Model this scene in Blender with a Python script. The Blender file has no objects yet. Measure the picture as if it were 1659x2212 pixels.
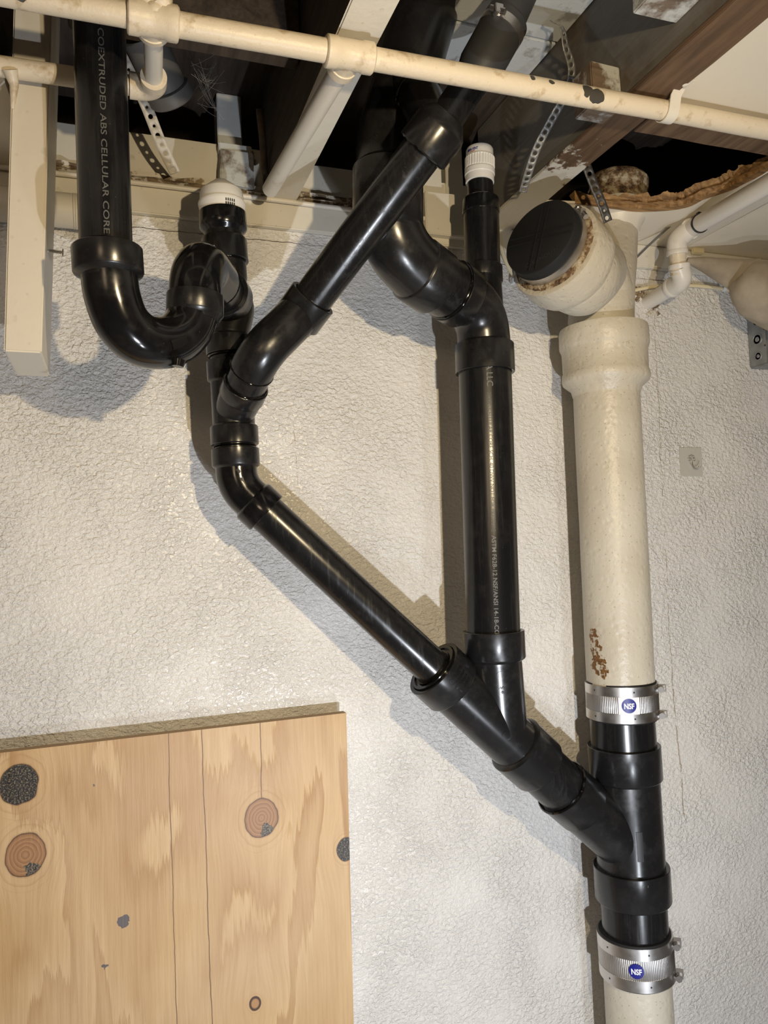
import bpy, bmesh, math, random
from mathutils import Vector, Matrix, noise
random.seed(7)
D = bpy.data
SC = bpy.context.scene
COL = SC.collection
PI = math.pi

# ------------------------------------------------------------------ camera
F = 1650.0
YAW = math.radians(19.7); PIT = math.radians(2.74); ROLL = 0.037
CAM = Vector((0, 0, 1.5))
FW = Vector((math.sin(YAW)*math.cos(PIT), math.cos(YAW)*math.cos(PIT), math.sin(PIT)))
R0 = Vector((math.cos(YAW), -math.sin(YAW), 0)); U0 = R0.cross(FW)
n_ = math.hypot(1, ROLL)
RT = (R0 - U0*ROLL)/n_; UP = (U0 + R0*ROLL)/n_
cd = D.cameras.new('camera'); cam = D.objects.new('camera', cd); COL.objects.link(cam)
m = Matrix((RT, UP, -FW)).transposed().to_4x4(); m.translation = CAM
cam.matrix_world = m
cd.sensor_fit = 'VERTICAL'; cd.sensor_height = 36; cd.lens = 36*F/2212.0
cd.clip_start = 0.02; cd.clip_end = 50
SC.camera = cam

# ------------------------------------------------------------------ light, world, exposure
SC.view_settings.view_transform = 'Standard'; SC.view_settings.look = 'None'
SC.view_settings.gamma = 1; SC.view_settings.use_curve_mapping = False
SC.view_settings.exposure = 0.5
w = D.worlds.new('world'); SC.world = w; w.use_nodes = True
w.node_tree.nodes['Background'].inputs[0].default_value = (0.6, 0.45, 0.32, 1)
w.node_tree.nodes['Background'].inputs[1].default_value = 0.03
def lamp(name, loc, power, col, size, target=None, kind='AREA', shape='DISK'):
    l = D.lights.new(name, kind); l.energy = power; l.color = col
    if kind == 'AREA': l.shape = shape; l.size = size
    else: l.shadow_soft_size = size
    if kind == 'SPOT': l.spot_size = math.radians(125); l.spot_blend = 1.0
    o = D.objects.new(name, l); COL.objects.link(o); o.location = loc
    if target:
        o.rotation_euler = (Vector(target)-Vector(loc)).to_track_quat('-Z', 'Y').to_euler()
    return o
lamp('work_light', (0.385, 0.06, 0.87), 7.0, (0.89, 0.93, 1.0), 0.02, (0.55, 1.29, 1.2))
lamp('low_fill', (0.62, 0.0, 0.42), 3.0, (0.86, 0.92, 1.0), 0.10, (0.75, 1.29, 0.9))  # added low cool fill, brightens the lower wall and the stack highlights
lamp('ceiling_lamp', (0.36, 0.0, 1.76), 22.5, (1.0, 0.80, 0.50), 0.012, (0.42, 1.29, 1.60), kind='SPOT')
lamp('far_fill', (-1.0, -1.6, 1.9), 3.2, (1.0, 0.74, 0.48), 0.5, (0.3, 1.29, 1.2))  # added warm fill from behind the camera, lifts the shadows, no known source

# ------------------------------------------------------------------ helpers
def ray(px, py): return FW + RT*((px-829.5)/F) - UP*((py-1106)/F)
def U(px, py, Y):
    d = ray(px, py); return CAM + d*(Y/d.y)
def UZ(px, py, Z):
    d = ray(px, py); return CAM + d*((Z-1.5)/d.z)
def UX(px, py, X):
    d = ray(px, py); return CAM + d*(X/d.x)

def tag(o, label=None, cat=None, group=None, kind=None):
    if label: o['label'] = label
    if cat: o['category'] = cat
    if group: o['group'] = group
    if kind: o['kind'] = kind
    return o
def thing(name, label, cat, loc, group=None):
    o = D.objects.new(name, None); COL.objects.link(o); o.location = loc
    o.empty_display_size = 0.02
    return tag(o, label, cat, group)
def obj(name, bm, mat, parent=None, sharp=35, label=None):
    me = D.meshes.new(name)
    bmesh.ops.recalc_face_normals(bm, faces=bm.faces)
    bm.to_mesh(me); bm.free()
    for p in me.polygons: p.use_smooth = True
    me.set_sharp_from_angle(angle=math.radians(sharp))
    for mm in (mat if isinstance(mat, (list, tuple)) else [mat]): me.materials.append(mm)
    o = D.objects.new(name, me); COL.objects.link(o)
    if parent:
        o.parent = parent
        r = parent
        off = Vector((0, 0, 0))
        while r is not None:
            off += r.location if r.type == 'EMPTY' else Vector((0, 0, 0))
            r = r.parent
        if parent.type == 'EMPTY': o.location = -off
    if label: o['label'] = label
    return o
def struct(name, bm, mat, **k):
    return tag(obj(name, bm, mat, **k), kind='structure')

def frame(ax, hint=None):
    ax = ax.normalized()
    h = hint or (Vector((0, 0, 1)) if abs(ax.z) < 0.9 else Vector((0, 1, 0)))
    a = (h - ax*h.dot(ax)).normalized()
    return a, ax.cross(a)
def loft(bm, rings, cap=True, mi=0):
    vs = [[bm.verts.new(p) for p in r] for r in rings]
    n = len(vs[0])
    for a, b in zip(vs, vs[1:]):
        for i in range(n):
            f = bm.faces.new((a[i], a[(i+1) % n], b[(i+1) % n], b[i])); f.material_index = mi
    if cap:
        for r in (vs[0], vs[-1]):
            try: f = bm.faces.new(r); f.material_index = mi
            except ValueError: pass
def tube(bm, pts, rad, seg=32, cap=True, sx=1.0, wob=0, mi=0):
    """swept tube, parallel transport"""
    pts = [Vector(p) for p in pts]
    rads = rad if isinstance(rad, (list, tuple)) else [rad]*len(pts)
    tg = []
    for i in range(len(pts)):
        a = pts[max(i-1, 0)]; b = pts[min(i+1, len(pts)-1)]
        tg.append((b-a).normalized())
    u, v = frame(tg[0])
    rings = []
    for i, p in enumerate(pts):
        t = tg[i]
        u = (u - t*u.dot(t)).normalized(); v = t.cross(u)
        ring = []
        for k in range(seg):
            a = 2*PI*k/seg
            d = u*math.cos(a)*sx + v*math.sin(a)
            r = rads[i]
            if wob: r += wob*noise.noise((p+d*r)*40)
            ring.append(p + d*r)
        rings.append(ring)
    loft(bm, rings, cap, mi)
def lathe(bm, p0, ax, prof, seg=48, rfun=None, cap=True, mi=0, hint=None):
    """prof: list of (t, r) along ax from p0"""
    p0 = Vector(p0); ax = Vector(ax).normalized(); u, v = frame(ax, hint)
    rings = []
    for t, r in prof:
        ring = []
        for k in range(seg):
            a = 2*PI*k/seg
            rr = max(r if rfun is None else rfun(t, r, a), 1e-5)
            ring.append(p0 + ax*t + (u*math.cos(a)+v*math.sin(a))*rr)
        rings.append(ring)
    loft(bm, rings, cap, mi)
def fillet(P, R=0.04, n=10):
    """polyline with rounded corners"""
    P = [Vector(p) for p in P]
    out = [P[0]]
    for i in range(1, len(P)-1):
        a = (P[i-1]-P[i]); b = (P[i+1]-P[i])
        la, lb = a.length, b.length; a.normalize(); b.normalize()
        ang = math.acos(max(-1, min(1, a.dot(b))))
        d = min(R/math.tan(ang/2), la*0.95, lb*0.95)
        s = P[i]+a*d; e = P[i]+b*d
        rr = d*math.tan(ang/2)
        c = P[i] + (a+b).normalized()*(rr/math.sin(ang/2))
        v0 = (s-c).normalized(); tot = PI-ang
        axn = (s-c).cross(e-c).normalized()
        for k in range(n+1):
            out.append(c + Matrix.Rotation(tot*k/n, 3, axn) @ (s-c))
    out.append(P[-1])
    return out
def spline(P, n=8):
    P = [Vector(p) for p in P]; Q = [P[0]*2-P[1]]+P+[P[-1]*2-P[-2]]
    out = []
    for i in range(1, len(Q)-2):
        for k in range(n):
            t = k/n
            out.append(0.5*((2*Q[i])+(Q[i+1]-Q[i-1])*t+(2*Q[i-1]-5*Q[i]+4*Q[i+1]-Q[i+2])*t*t+(3*Q[i]-Q[i-1]-3*Q[i+1]+Q[i+2])*t**3))
    out.append(P[-1]); return out
def box(bm, lo, hi, mi=0, rot=None, bev=0, sub=0, rough=0, seed=0):
    lo = Vector(lo); hi = Vector(hi)
    c = (lo+hi)/2; s = hi-lo
    tmp = bmesh.new(); bmesh.ops.create_cube(tmp, size=1)
    for v in tmp.verts: v.co = Vector((v.co.x*s.x, v.co.y*s.y, v.co.z*s.z))
    if bev: bmesh.ops.bevel(tmp, geom=tmp.edges[:], offset=bev, segments=2, affect='EDGES')
    if sub:
        L = max(s)
        bmesh.ops.subdivide_edges(tmp, edges=[e for e in tmp.edges if e.calc_length() > L/sub*1.5], cuts=sub, use_grid_fill=True)
    if rough:
        for v in tmp.verts:
            q = (v.co+c)*25+Vector((seed, 0, 0))
            v.co += Vector((noise.noise(q), noise.noise(q+Vector((9, 0, 0))), noise.noise(q+Vector((0, 9, 0)))))*rough
    if rot: 
        for v in tmp.verts: v.co = rot @ v.co
    vs = {v: bm.verts.new(v.co+c) for v in tmp.verts}
    for f in tmp.faces:
        g = bm.faces.new([vs[v] for v in f.verts]); g.material_index = mi
    tmp.free()
def bar(bm, p0, p1, wv, th, mi=0, ext=0):
    """box along p0-p1 with width vector wv (full) and thickness vector th (full)"""
    p0 = Vector(p0); p1 = Vector(p1); wv = Vector(wv)/2; th = Vector(th)/2
    c = [p+sw*wv+st*th for p in (p0, p1) for sw, st in ((-1, -1), (1, -1), (1, 1), (-1, 1))]
    v = [bm.verts.new(q) for q in c]
    for q in ((0, 1, 2, 3), (4, 5, 6, 7), (0, 1, 5, 4), (1, 2, 6, 5), (2, 3, 7, 6), (3, 0, 4, 7)):
        f = bm.faces.new([v[i] for i in q]); f.material_index = mi
def prism(bm, pts, thick, mi=0):
    pts = [Vector(p) for p in pts]; th = Vector(thick)
    a = [bm.verts.new(p) for p in pts]; b = [bm.verts.new(p+th) for p in pts]
    n = len(pts)
    for f in (a, b[::-1]): bm.faces.new(f).material_index = mi
    for i in range(n): bm.faces.new((a[i], a[(i+1) % n], b[(i+1) % n], b[i])).material_index = mi
B = bmesh.new

# ------------------------------------------------------------------ materials
class N:
    def __init__(s, name, col=(0.5, 0.5, 0.5), rough=0.5, metal=0, spec=0.5, coat=0):
        s.m = D.materials.new(name); s.m.use_nodes = True; s.t = s.m.node_tree
        s.b = s.t.nodes['Principled BSDF']
        s.b.inputs['Base Color'].default_value = (*col, 1); s.b.inputs['Roughness'].default_value = rough
        s.b.inputs['Metallic'].default_value = metal
        s.b.inputs['Specular IOR Level'].default_value = spec
        if coat: s.b.inputs['Coat Weight'].default_value = coat; s.b.inputs['Coat Roughness'].default_value = 0.12
        s.tc = s.t.nodes.new('ShaderNodeTexCoord')
        s.h = None
    def L(s, a, b): s.t.links.new(a, b)
    def setin(s, i, v):
        if v is None: return
        if hasattr(v, 'is_output') or isinstance(v, bpy.types.NodeSocket): s.L(v, i)
        elif isinstance(v, (tuple, list)) and len(v) == 3 and i.type == 'RGBA': i.default_value = (*v, 1)
        else: i.default_value = v
    def geo(s, scale=(1, 1, 1), loc=(0, 0, 0)):
        g = s.t.nodes.new('ShaderNodeMapping'); g.inputs['Scale'].default_value = scale; g.inputs['Location'].default_value = loc
        s.L(s.tc.outputs['Object'], g.inputs['Vector']); return g.outputs[0]
    def noise(s, scale, detail=3, rough=0.5, vec=None, dist=0, out='Fac'):
        n = s.t.nodes.new('ShaderNodeTexNoise'); n.inputs['Scale'].default_value = scale; n.inputs['Detail'].default_value = detail
        n.inputs['Roughness'].default_value = rough; n.inputs['Distortion'].default_value = dist
        s.L(vec or s.tc.outputs['Object'], n.inputs['Vector']); return n.outputs[out]
    def vor(s, scale, vec=None, feature='F1'):
        n = s.t.nodes.new('ShaderNodeTexVoronoi'); n.inputs['Scale'].default_value = scale; n.feature = feature
        s.L(vec or s.tc.outputs['Object'], n.inputs['Vector']); return n.outputs['Distance']
    def ramp(s, v, stops, interp='LINEAR'):
        n = s.t.nodes.new('ShaderNodeValToRGB'); n.color_ramp.interpolation = interp
        e = n.color_ramp.elements
        while len(e) < len(stops): e.new(0.5)
        for q, (p, c) in zip(e, stops):
            q.position = p; q.color = (c, c, c, 1) if isinstance(c, (int, float)) else (*c, 1)
        s.L(v, n.inputs[0]); return n.outputs[0]
    def mix(s, f, a, b, mode='MIX'):
        n = s.t.nodes.new('ShaderNodeMix'); n.data_type = 'RGBA'; n.blend_type = mode
        s.setin(n.inputs[0], f); s.setin(n.inputs[6], a); s.setin(n.inputs[7], b); return n.outputs[2]
    def math(s, op, a, b=None, c=None, clamp=False):
        n = s.t.nodes.new('ShaderNodeMath'); n.operation = op; n.use_clamp = clamp
        s.setin(n.inputs[0], a)
        if b is not None: s.setin(n.inputs[1], b)
        if c is not None: s.setin(n.inputs[2], c)
        return n.outputs[0]
    def xyz(s):
        n = s.t.nodes.new('ShaderNodeSeparateXYZ'); s.L(s.tc.outputs['Object'], n.inputs[0]); return n.outputs
    def dist(s, p, scale=(1, 1, 1), warp=None, wamt=0.0):
        """distance from world-space point p (object coords = world coords), anisotropic"""
        a = s.t.nodes.new('ShaderNodeVectorMath'); a.operation = 'SUBTRACT'
        if warp is not None:
            w = s.t.nodes.new('ShaderNodeVectorMath'); w.operation = 'MULTIPLY_ADD'
            s.L(warp, w.inputs[0]); w.inputs[1].default_value = (wamt,)*3; s.L(s.tc.outputs['Object'], w.inputs[2])
            s.L(w.outputs[0], a.inputs[0]); p = Vector(p)+Vector((wamt*.5,)*3)
        else: s.L(s.tc.outputs['Object'], a.inputs[0])
        a.inputs[1].default_value = p
        b = s.t.nodes.new('ShaderNodeVectorMath'); b.operation = 'MULTIPLY'; b.inputs[1].default_value = scale
        s.L(a.outputs[0], b.inputs[0])
        c = s.t.nodes.new('ShaderNodeVectorMath'); c.operation = 'LENGTH'; s.L(b.outputs[0], c.inputs[0]); return c.outputs['Value']
    def spots(s, lst, warp_scale=60, wamt=0.01):
        """mask 1 inside any (point, radius[, scale]) blob"""
        wn = s.noise(warp_scale, 2, out='Color'); acc = None
        for q in lst:
            sc = q[2] if len(q) > 2 else (1, 1, 1)
            d = s.dist(q[0], sc, wn, wamt)
            k = s.math('LESS_THAN', d, q[1])
            acc = k if acc is None else s.math('MAXIMUM', acc, k)
        return acc
    def col(s, v): s.setin(s.b.inputs['Base Color'], v)
    def rgh(s, v): s.setin(s.b.inputs['Roughness'], v)
    def bump(s, h, strength=0.5, d=0.002):
        n = s.t.nodes.new('ShaderNodeBump'); n.inputs['Strength'].default_value = strength; n.inputs['Distance'].default_value = d
        s.L(h, n.inputs['Height'])
        if s.h: s.L(s.h, n.inputs['Normal'])
        s.h = n.outputs[0]; s.L(s.h, s.b.inputs['Normal'])

# painted stucco
k = N('stucco', (0.8, 0.78, 0.74), 0.30, spec=0.55)
a = k.noise(160, 3, 0.55, vec=k.geo((0.8, 1, 1.15)), dist=0.25)
b = k.ramp(a, [(0.38, 0), (0.64, 1)])
c = k.noise(300, 2, 0.5); big = k.noise(9, 3)
h = k.math('ADD', k.math('MULTIPLY', b, k.ramp(big, [(0.3, 0.35), (0.7, 1)])), k.math('MULTIPLY', c, 0.18))
h = k.math('ADD', h, k.math('MULTIPLY', big, 1.2))
k.bump(h, 1.0, 0.0024)
base = k.mix(k.ramp(k.noise(2.2, 3), [(0.35, 0), (0.65, 1)]), (0.80, 0.775, 0.73), (0.74, 0.72, 0.69))
# hairline cracks, as (point top, point bottom, width)
cr = None
xs = k.xyz()
wv = k.noise(14, 4, 0.7); wv2 = k.noise(90, 2, 0.6)
for (pa, pb, wd) in ((U(1412, 655, 1.29), U(1450, 1440, 1.29), 0.0008), (U(1450, 1440, 1.29), U(1478, 1765, 1.29), 0.0013), (U(636, 930, 1.29), U(650, 1135, 1.29), 0.0006)):
    sl = (pb.x-pa.x)/(pb.z-pa.z)
    line = k.math('SUBTRACT', k.math('SUBTRACT', xs[0], pa.x), k.math('MULTIPLY', k.math('SUBTRACT', xs[2], pa.z), sl))
    line = k.math('ADD', line, k.math('MULTIPLY', k.math('SUBTRACT', wv, 0.5), 0.02))
    line = k.math('ADD', line, k.math('MULTIPLY', k.math('SUBTRACT', wv2, 0.5), 0.004))
    q = k.math('LESS_THAN', k.math('ABSOLUTE', line), wd)
    q = k.math('MULTIPLY', q, k.math('MULTIPLY', k.math('LESS_THAN', xs[2], pa.z), k.math('GREATER_THAN', xs[2], pb.z)))
    q = k.math('MULTIPLY', q, k.ramp(k.noise(40, 2), [(0.38, 0), (0.5, 1)]))
    cr = q if cr is None else k.math('MAXIMUM', cr, q)
base = k.mix(k.math('MULTIPLY', cr, 0.75), base, (0.36, 0.27, 0.17))
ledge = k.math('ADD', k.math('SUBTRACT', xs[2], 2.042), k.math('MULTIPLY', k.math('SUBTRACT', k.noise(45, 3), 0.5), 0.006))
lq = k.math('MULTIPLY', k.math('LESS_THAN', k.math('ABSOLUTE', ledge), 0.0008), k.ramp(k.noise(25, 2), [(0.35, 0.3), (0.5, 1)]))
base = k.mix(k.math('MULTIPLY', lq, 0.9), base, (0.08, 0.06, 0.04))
specks = k.math('LESS_THAN', k.vor(16), 0.014)
base = k.mix(k.math('MULTIPLY', specks, 0.8), base, (0.18, 0.15, 0.12))
k.col(base); STUCCO = k.m

def painted(name, col, rough=0.4, sc=60, st=0.3, dirt=(0.25, 0.18, 0.1), damt=0.35, chips=None, chipcol=(0.05, 0.045, 0.04), dd=0.002, thr=(0.62, 0.72)):
    k = N(name, col, rough)
    b = k.mix(k.math('MULTIPLY', k.ramp(k.noise(sc*0.5, 4, 0.6), [(thr[0], 0), (thr[1], 1)]), damt), col, dirt)
    fine = k.math('LESS_THAN', k.vor(sc*1.2), 0.1)
    b = k.mix(k.math('MULTIPLY', fine, 0.35*damt), b, dirt)
    if chips: b = k.mix(k.spots(chips), b, chipcol)
    k.col(b); k.bump(k.noise(sc, 4, 0.6), st, dd)
    return k.m
rust = (0.16, 0.07, 0.025)
k = N('stack_paint', (0.74, 0.65, 0.50), 0.38)
b = k.mix(k.ramp(k.noise(7, 3), [(0.35, 0), (0.7, 1)]), (0.61, 0.565, 0.47), (0.52, 0.465, 0.365))
rs = [(U(1283, 1388, 1.166), .013, (1, 1, .5)), (U(1287, 1418, 1.162), .016, (1, 1, .5)), (U(1300, 1448, 1.150), .010, (1, 1, .6)), (U(1244, 752, 1.115), .010)]
msk = k.math('MULTIPLY', k.spots(rs, 90, 0.02), k.ramp(k.noise(120, 3), [(0.45, 0), (0.53, 1)]))
b = k.mix(msk, b, k.mix(k.noise(200, 2), (0.30, 0.13, 0.03), (0.04, 0.025, 0.015)))
pit = k.math('LESS_THAN', k.vor(110), 0.14)
b = k.mix(k.math('MULTIPLY', pit, 0.5), b, (0.30, 0.22, 0.13))
k.col(b)
h = k.math('ADD', k.noise(85, 4, 0.6), k.math('MULTIPLY', k.ramp(k.vor(60), [(0.0, 0.0), (0.35, 1)]), 0.6))
k.bump(h, 0.5, 0.0025); STACK = k.m
RUSTY = N('rusty_iron', (0.2, 0.15, 0.1), 0.85)
RUSTY.col(RUSTY.ramp(RUSTY.noise(55, 5, 0.7), [(0.36, (0.035, 0.02, 0.01)), (0.48, (0.20, 0.12, 0.06)), (0.56, (0.40, 0.33, 0.22)), (0.7, (0.5, 0.45, 0.35))]))
RUSTY.bump(RUSTY.noise(90, 4, 0.7), 0.7, 0.004); RUSTY = RUSTY.m

chips = [(U(1290, 206, .813), .0115, (1, 1, 1.2)), (U(1270, 194, .813), .008), (U(1150, 168, .814), .004), (U(1192, 178, .814), .004), (U(45, 3, .813), .009), (U(72, 8, .813), .006)]
PIPEPAINT = painted('pipe_paint', (0.70, 0.61, 0.47), 0.42, 90, 0.4, (0.36, 0.23, 0.09), 0.6, chips, (0.06, 0.055, 0.045), thr=(0.57, 0.70))
WPIPE = painted('white_pipe_paint', (0.74, 0.69, 0.60), 0.4, 60, 0.15, (0.4, 0.3, 0.18), 0.25)
TRIMP = painted('trim_paint', (0.74, 0.70, 0.61), 0.45, 45, 0.4, (0.22, 0.16, 0.1), 0.5)
PANELP = painted('panel_paint', (0.80, 0.73, 0.60), 0.5, 30, 0.15, (0.4, 0.33, 0.22), 0.15)
COLDP = painted('cool_white_paint', (0.60, 0.62, 0.62), 0.5, 60, 0.4, (0.15, 0.13, 0.1), 0.6)
POSTP = painted('post_paint', (0.72, 0.66, 0.55), 0.45, 40, 0.35, (0.25, 0.2, 0.12), 0.35)
def wood(name, c1, c2, axis='Y', sc=30, patches=None, pc=(0.55, 0.55, 0.52), pa=0.8, rough=0.75, thr=(0.5, 0.58)):
    k = N(name, c1, rough)
    s = {'X': (1, 10, 10), 'Y': (10, 1, 10), 'Z': (10, 10, 1)}[axis]
    g = k.geo(s)
    n = k.noise(sc*0.25, 5, 0.6, vec=g, dist=0.4)
    b = k.ramp(n, [(0.3, c1), (0.7, c2)])
    if patches is not None:
        b = k.mix(k.math('MULTIPLY', k.ramp(k.noise(patches, 5, 0.65), [(thr[0], 0), (thr[1], 1)]), pa), b, pc)
    k.col(b); k.bump(n, 0.5, 0.002); k.rgh(rough)
    return k.m
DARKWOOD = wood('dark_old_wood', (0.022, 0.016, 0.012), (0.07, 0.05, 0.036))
JOISTWOOD = wood('joist_wood', (0.07, 0.05, 0.035), (0.14, 0.10, 0.065), patches=4, pc=(0.16, 0.15, 0.135), pa=0.9, thr=(0.4, 0.5))
BROWNWOOD = wood('brown_wood', (0.10, 0.055, 0.028), (0.24, 0.145, 0.075))
ROTWOOD = wood('rotten_wood', (0.05, 0.03, 0.018), (0.36, 0.26, 0.15), axis='X', sc=60, patches=38, pc=(0.66, 0.61, 0.52), pa=0.95, thr=(0.50, 0.56))
FIBRE = wood('torn_fibre', (0.14, 0.07, 0.025), (0.46, 0.27, 0.11), axis='X', sc=60)
k = N('half_painted_wood', (0.1, 0.06, 0.03), 0.75)
n_1 = k.noise(8, 5, 0.6, vec=k.geo((10, 1, 10)), dist=0.4)
b = k.ramp(n_1, [(0.3, (0.075, 0.043, 0.022)), (0.7, (0.17, 0.10, 0.055))])
gy = k.math('MULTIPLY', k.math('SUBTRACT', k.xyz()[1], 0.985), 2.2)
pm = k.ramp(k.math('ADD', k.noise(28, 5, 0.65), gy), [(0.56, 0), (0.62, 1)])
k.col(k.mix(pm, b, (0.66, 0.62, 0.54))); k.bump(n_1, 0.5, 0.002); HALFPAINT = k.m
BLOCKW = wood('block_wood', (0.11, 0.07, 0.045), (0.22, 0.16, 0.11), axis='X', patches=22, pc=(0.5, 0.5, 0.47), pa=1, thr=(0.50, 0.60))
BLOCKP = wood('flaking_block_wood', (0.11, 0.08, 0.06), (0.22, 0.17, 0.13), axis='X', patches=26, pc=(0.55, 0.57, 0.56), pa=1, thr=(0.40, 0.56))

def abs_mat(name, rough, base=(0.013, 0.013, 0.014), sc=0.1, axis=2):
    k = N(name, base, rough, spec=0.55)
    g = k.geo((40, 40, 2.0) if axis == 2 else (6, 6, 6))
    scr = k.ramp(k.noise(3, 4, 0.7, vec=g), [(0.5, 0), (0.75, 1)])
    dust = k.ramp(k.noise(35, 5, 0.7), [(0.5, 0), (0.8, 1)])
    b = k.mix(k.math('MULTIPLY', scr, 0.25), base, (0.04, 0.039, 0.038))
    b = k.mix(k.math('MULTIPLY', dust, 0.15), b, (0.08, 0.075, 0.07))
    sp = k.math('LESS_THAN', k.vor(90), 0.045)
    b = k.mix(k.math('MULTIPLY', sp, 0.25), b, (0.2, 0.2, 0.2))
    k.col(b); k.rgh(k.math('ADD', rough, k.math('MULTIPLY', scr, 0.18)))
    k.bump(k.noise(25, 2), 0.08, 0.002)
    return k.m
ABS = abs_mat('black_plastic_pipe', 0.24, (0.008, 0.008, 0.009))
ABSF = abs_mat('black_plastic_fitting', 0.24, (0.010, 0.010, 0.011), axis=0)
ABSG = abs_mat('glossy_black_plastic', 0.13, (0.006, 0.006, 0.007), axis=0)
GLUE = N('glossy_solvent_cement', (0.004, 0.004, 0.004), 0.08, spec=0.7).m
RUBBER = N('black_rubber', (0.008, 0.008, 0.009), 0.65).m
RUBG = N('grey_rubber', (0.04, 0.04, 0.042), 0.5).m
INK = N('white_ink', (0.17, 0.165, 0.16), 0.6).m
INKL = N('faint_ink', (0.11, 0.108, 0.105), 0.6).m
EMB = N('moulded_lettering', (0.004, 0.004, 0.004), 0.4).m
k = N('stainless_steel', (0.62, 0.60, 0.58), 0.22, metal=1); k.rgh(k.math('ADD', 0.26, k.math('MULTIPLY', k.noise(60, 3), 0.2))); STEEL = k.m
ZINC = N('zinc_screw', (0.4, 0.38, 0.36), 0.4, metal=1).m
WPLAS = N('white_plastic', (0.80, 0.78, 0.74), 0.35).m
DSLOT = N('vent_slot', (0.03, 0.03, 0.03), 0.7).m
STICK = N('white_sticker', (0.85, 0.86, 0.9), 0.4).m
BLUE = N('blue_print', (0.008, 0.012, 0.22), 0.4).m
REDI = N('red_print', (0.55, 0.12, 0.08), 0.5).m
CABLE = N('cream_cable', (0.78, 0.68, 0.45), 0.45).m
CLIP = N('white_clip', (0.8, 0.82, 0.84), 0.4).m
WIRE = N('grey_wire', (0.12, 0.115, 0.11), 0.5).m
BLK = N('black_nylon', (0.01, 0.01, 0.01), 0.4).m
PVC = painted('white_painted_pvc', (0.74, 0.70, 0.63), 0.33, 50, 0.12, (0.45, 0.38, 0.28), 0.2)
k = N('fabric_wrap', (0.48, 0.38, 0.27), 0.8); k.col(k.ramp(k.noise(12, 4, 0.6), [(0.3, (0.26, 0.21, 0.15)), (0.7, (0.44, 0.37, 0.28))])); k.bump(k.noise(150, 3), 0.3, 0.001); WRAP = k.m
k = N('galvanised_steel', (0.26, 0.27, 0.27), 0.5, metal=0.6); k.col(k.ramp(k.vor(40), [(0, (0.2, 0.21, 0.21)), (1, (0.38, 0.39, 0.39))])); GALV = k.m
STRAPM = painted('painted_strap', (0.62, 0.57, 0.48), 0.45, 60, 0.2, (0.2, 0.15, 0.1), 0.4)
STRAPD = N('dark_strap', (0.09, 0.085, 0.08), 0.45, metal=0.4).m
STRAPG = N('grey_strap', (0.30, 0.30, 0.29), 0.45, metal=0.4).m
GREYP = painted('grey_painted_pipe', (0.10, 0.097, 0.094), 0.5, 60, 0.2, (0.08, 0.07, 0.06), 0.4)
COB = N('cobweb', (0.35, 0.34, 0.32), 0.9).m
k = N('clear_film', (0.72, 0.70, 0.64), 0.2); k.b.inputs['Alpha'].default_value = 0.5; FILM = k.m
DIM = painted('dim_brown_wall_paint', (0.34, 0.27, 0.20), 0.7, 20, 0.2)
CONC = N('concrete', (0.45, 0.44, 0.42), 0.85); CONC.bump(CONC.noise(40, 4), 0.3, 0.003); CONC = CONC.m
k = N('void_shade', (0.012, 0.010, 0.009), 0.9); VOID = k.m  # near-black colour that paints in the shade of the open space

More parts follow.
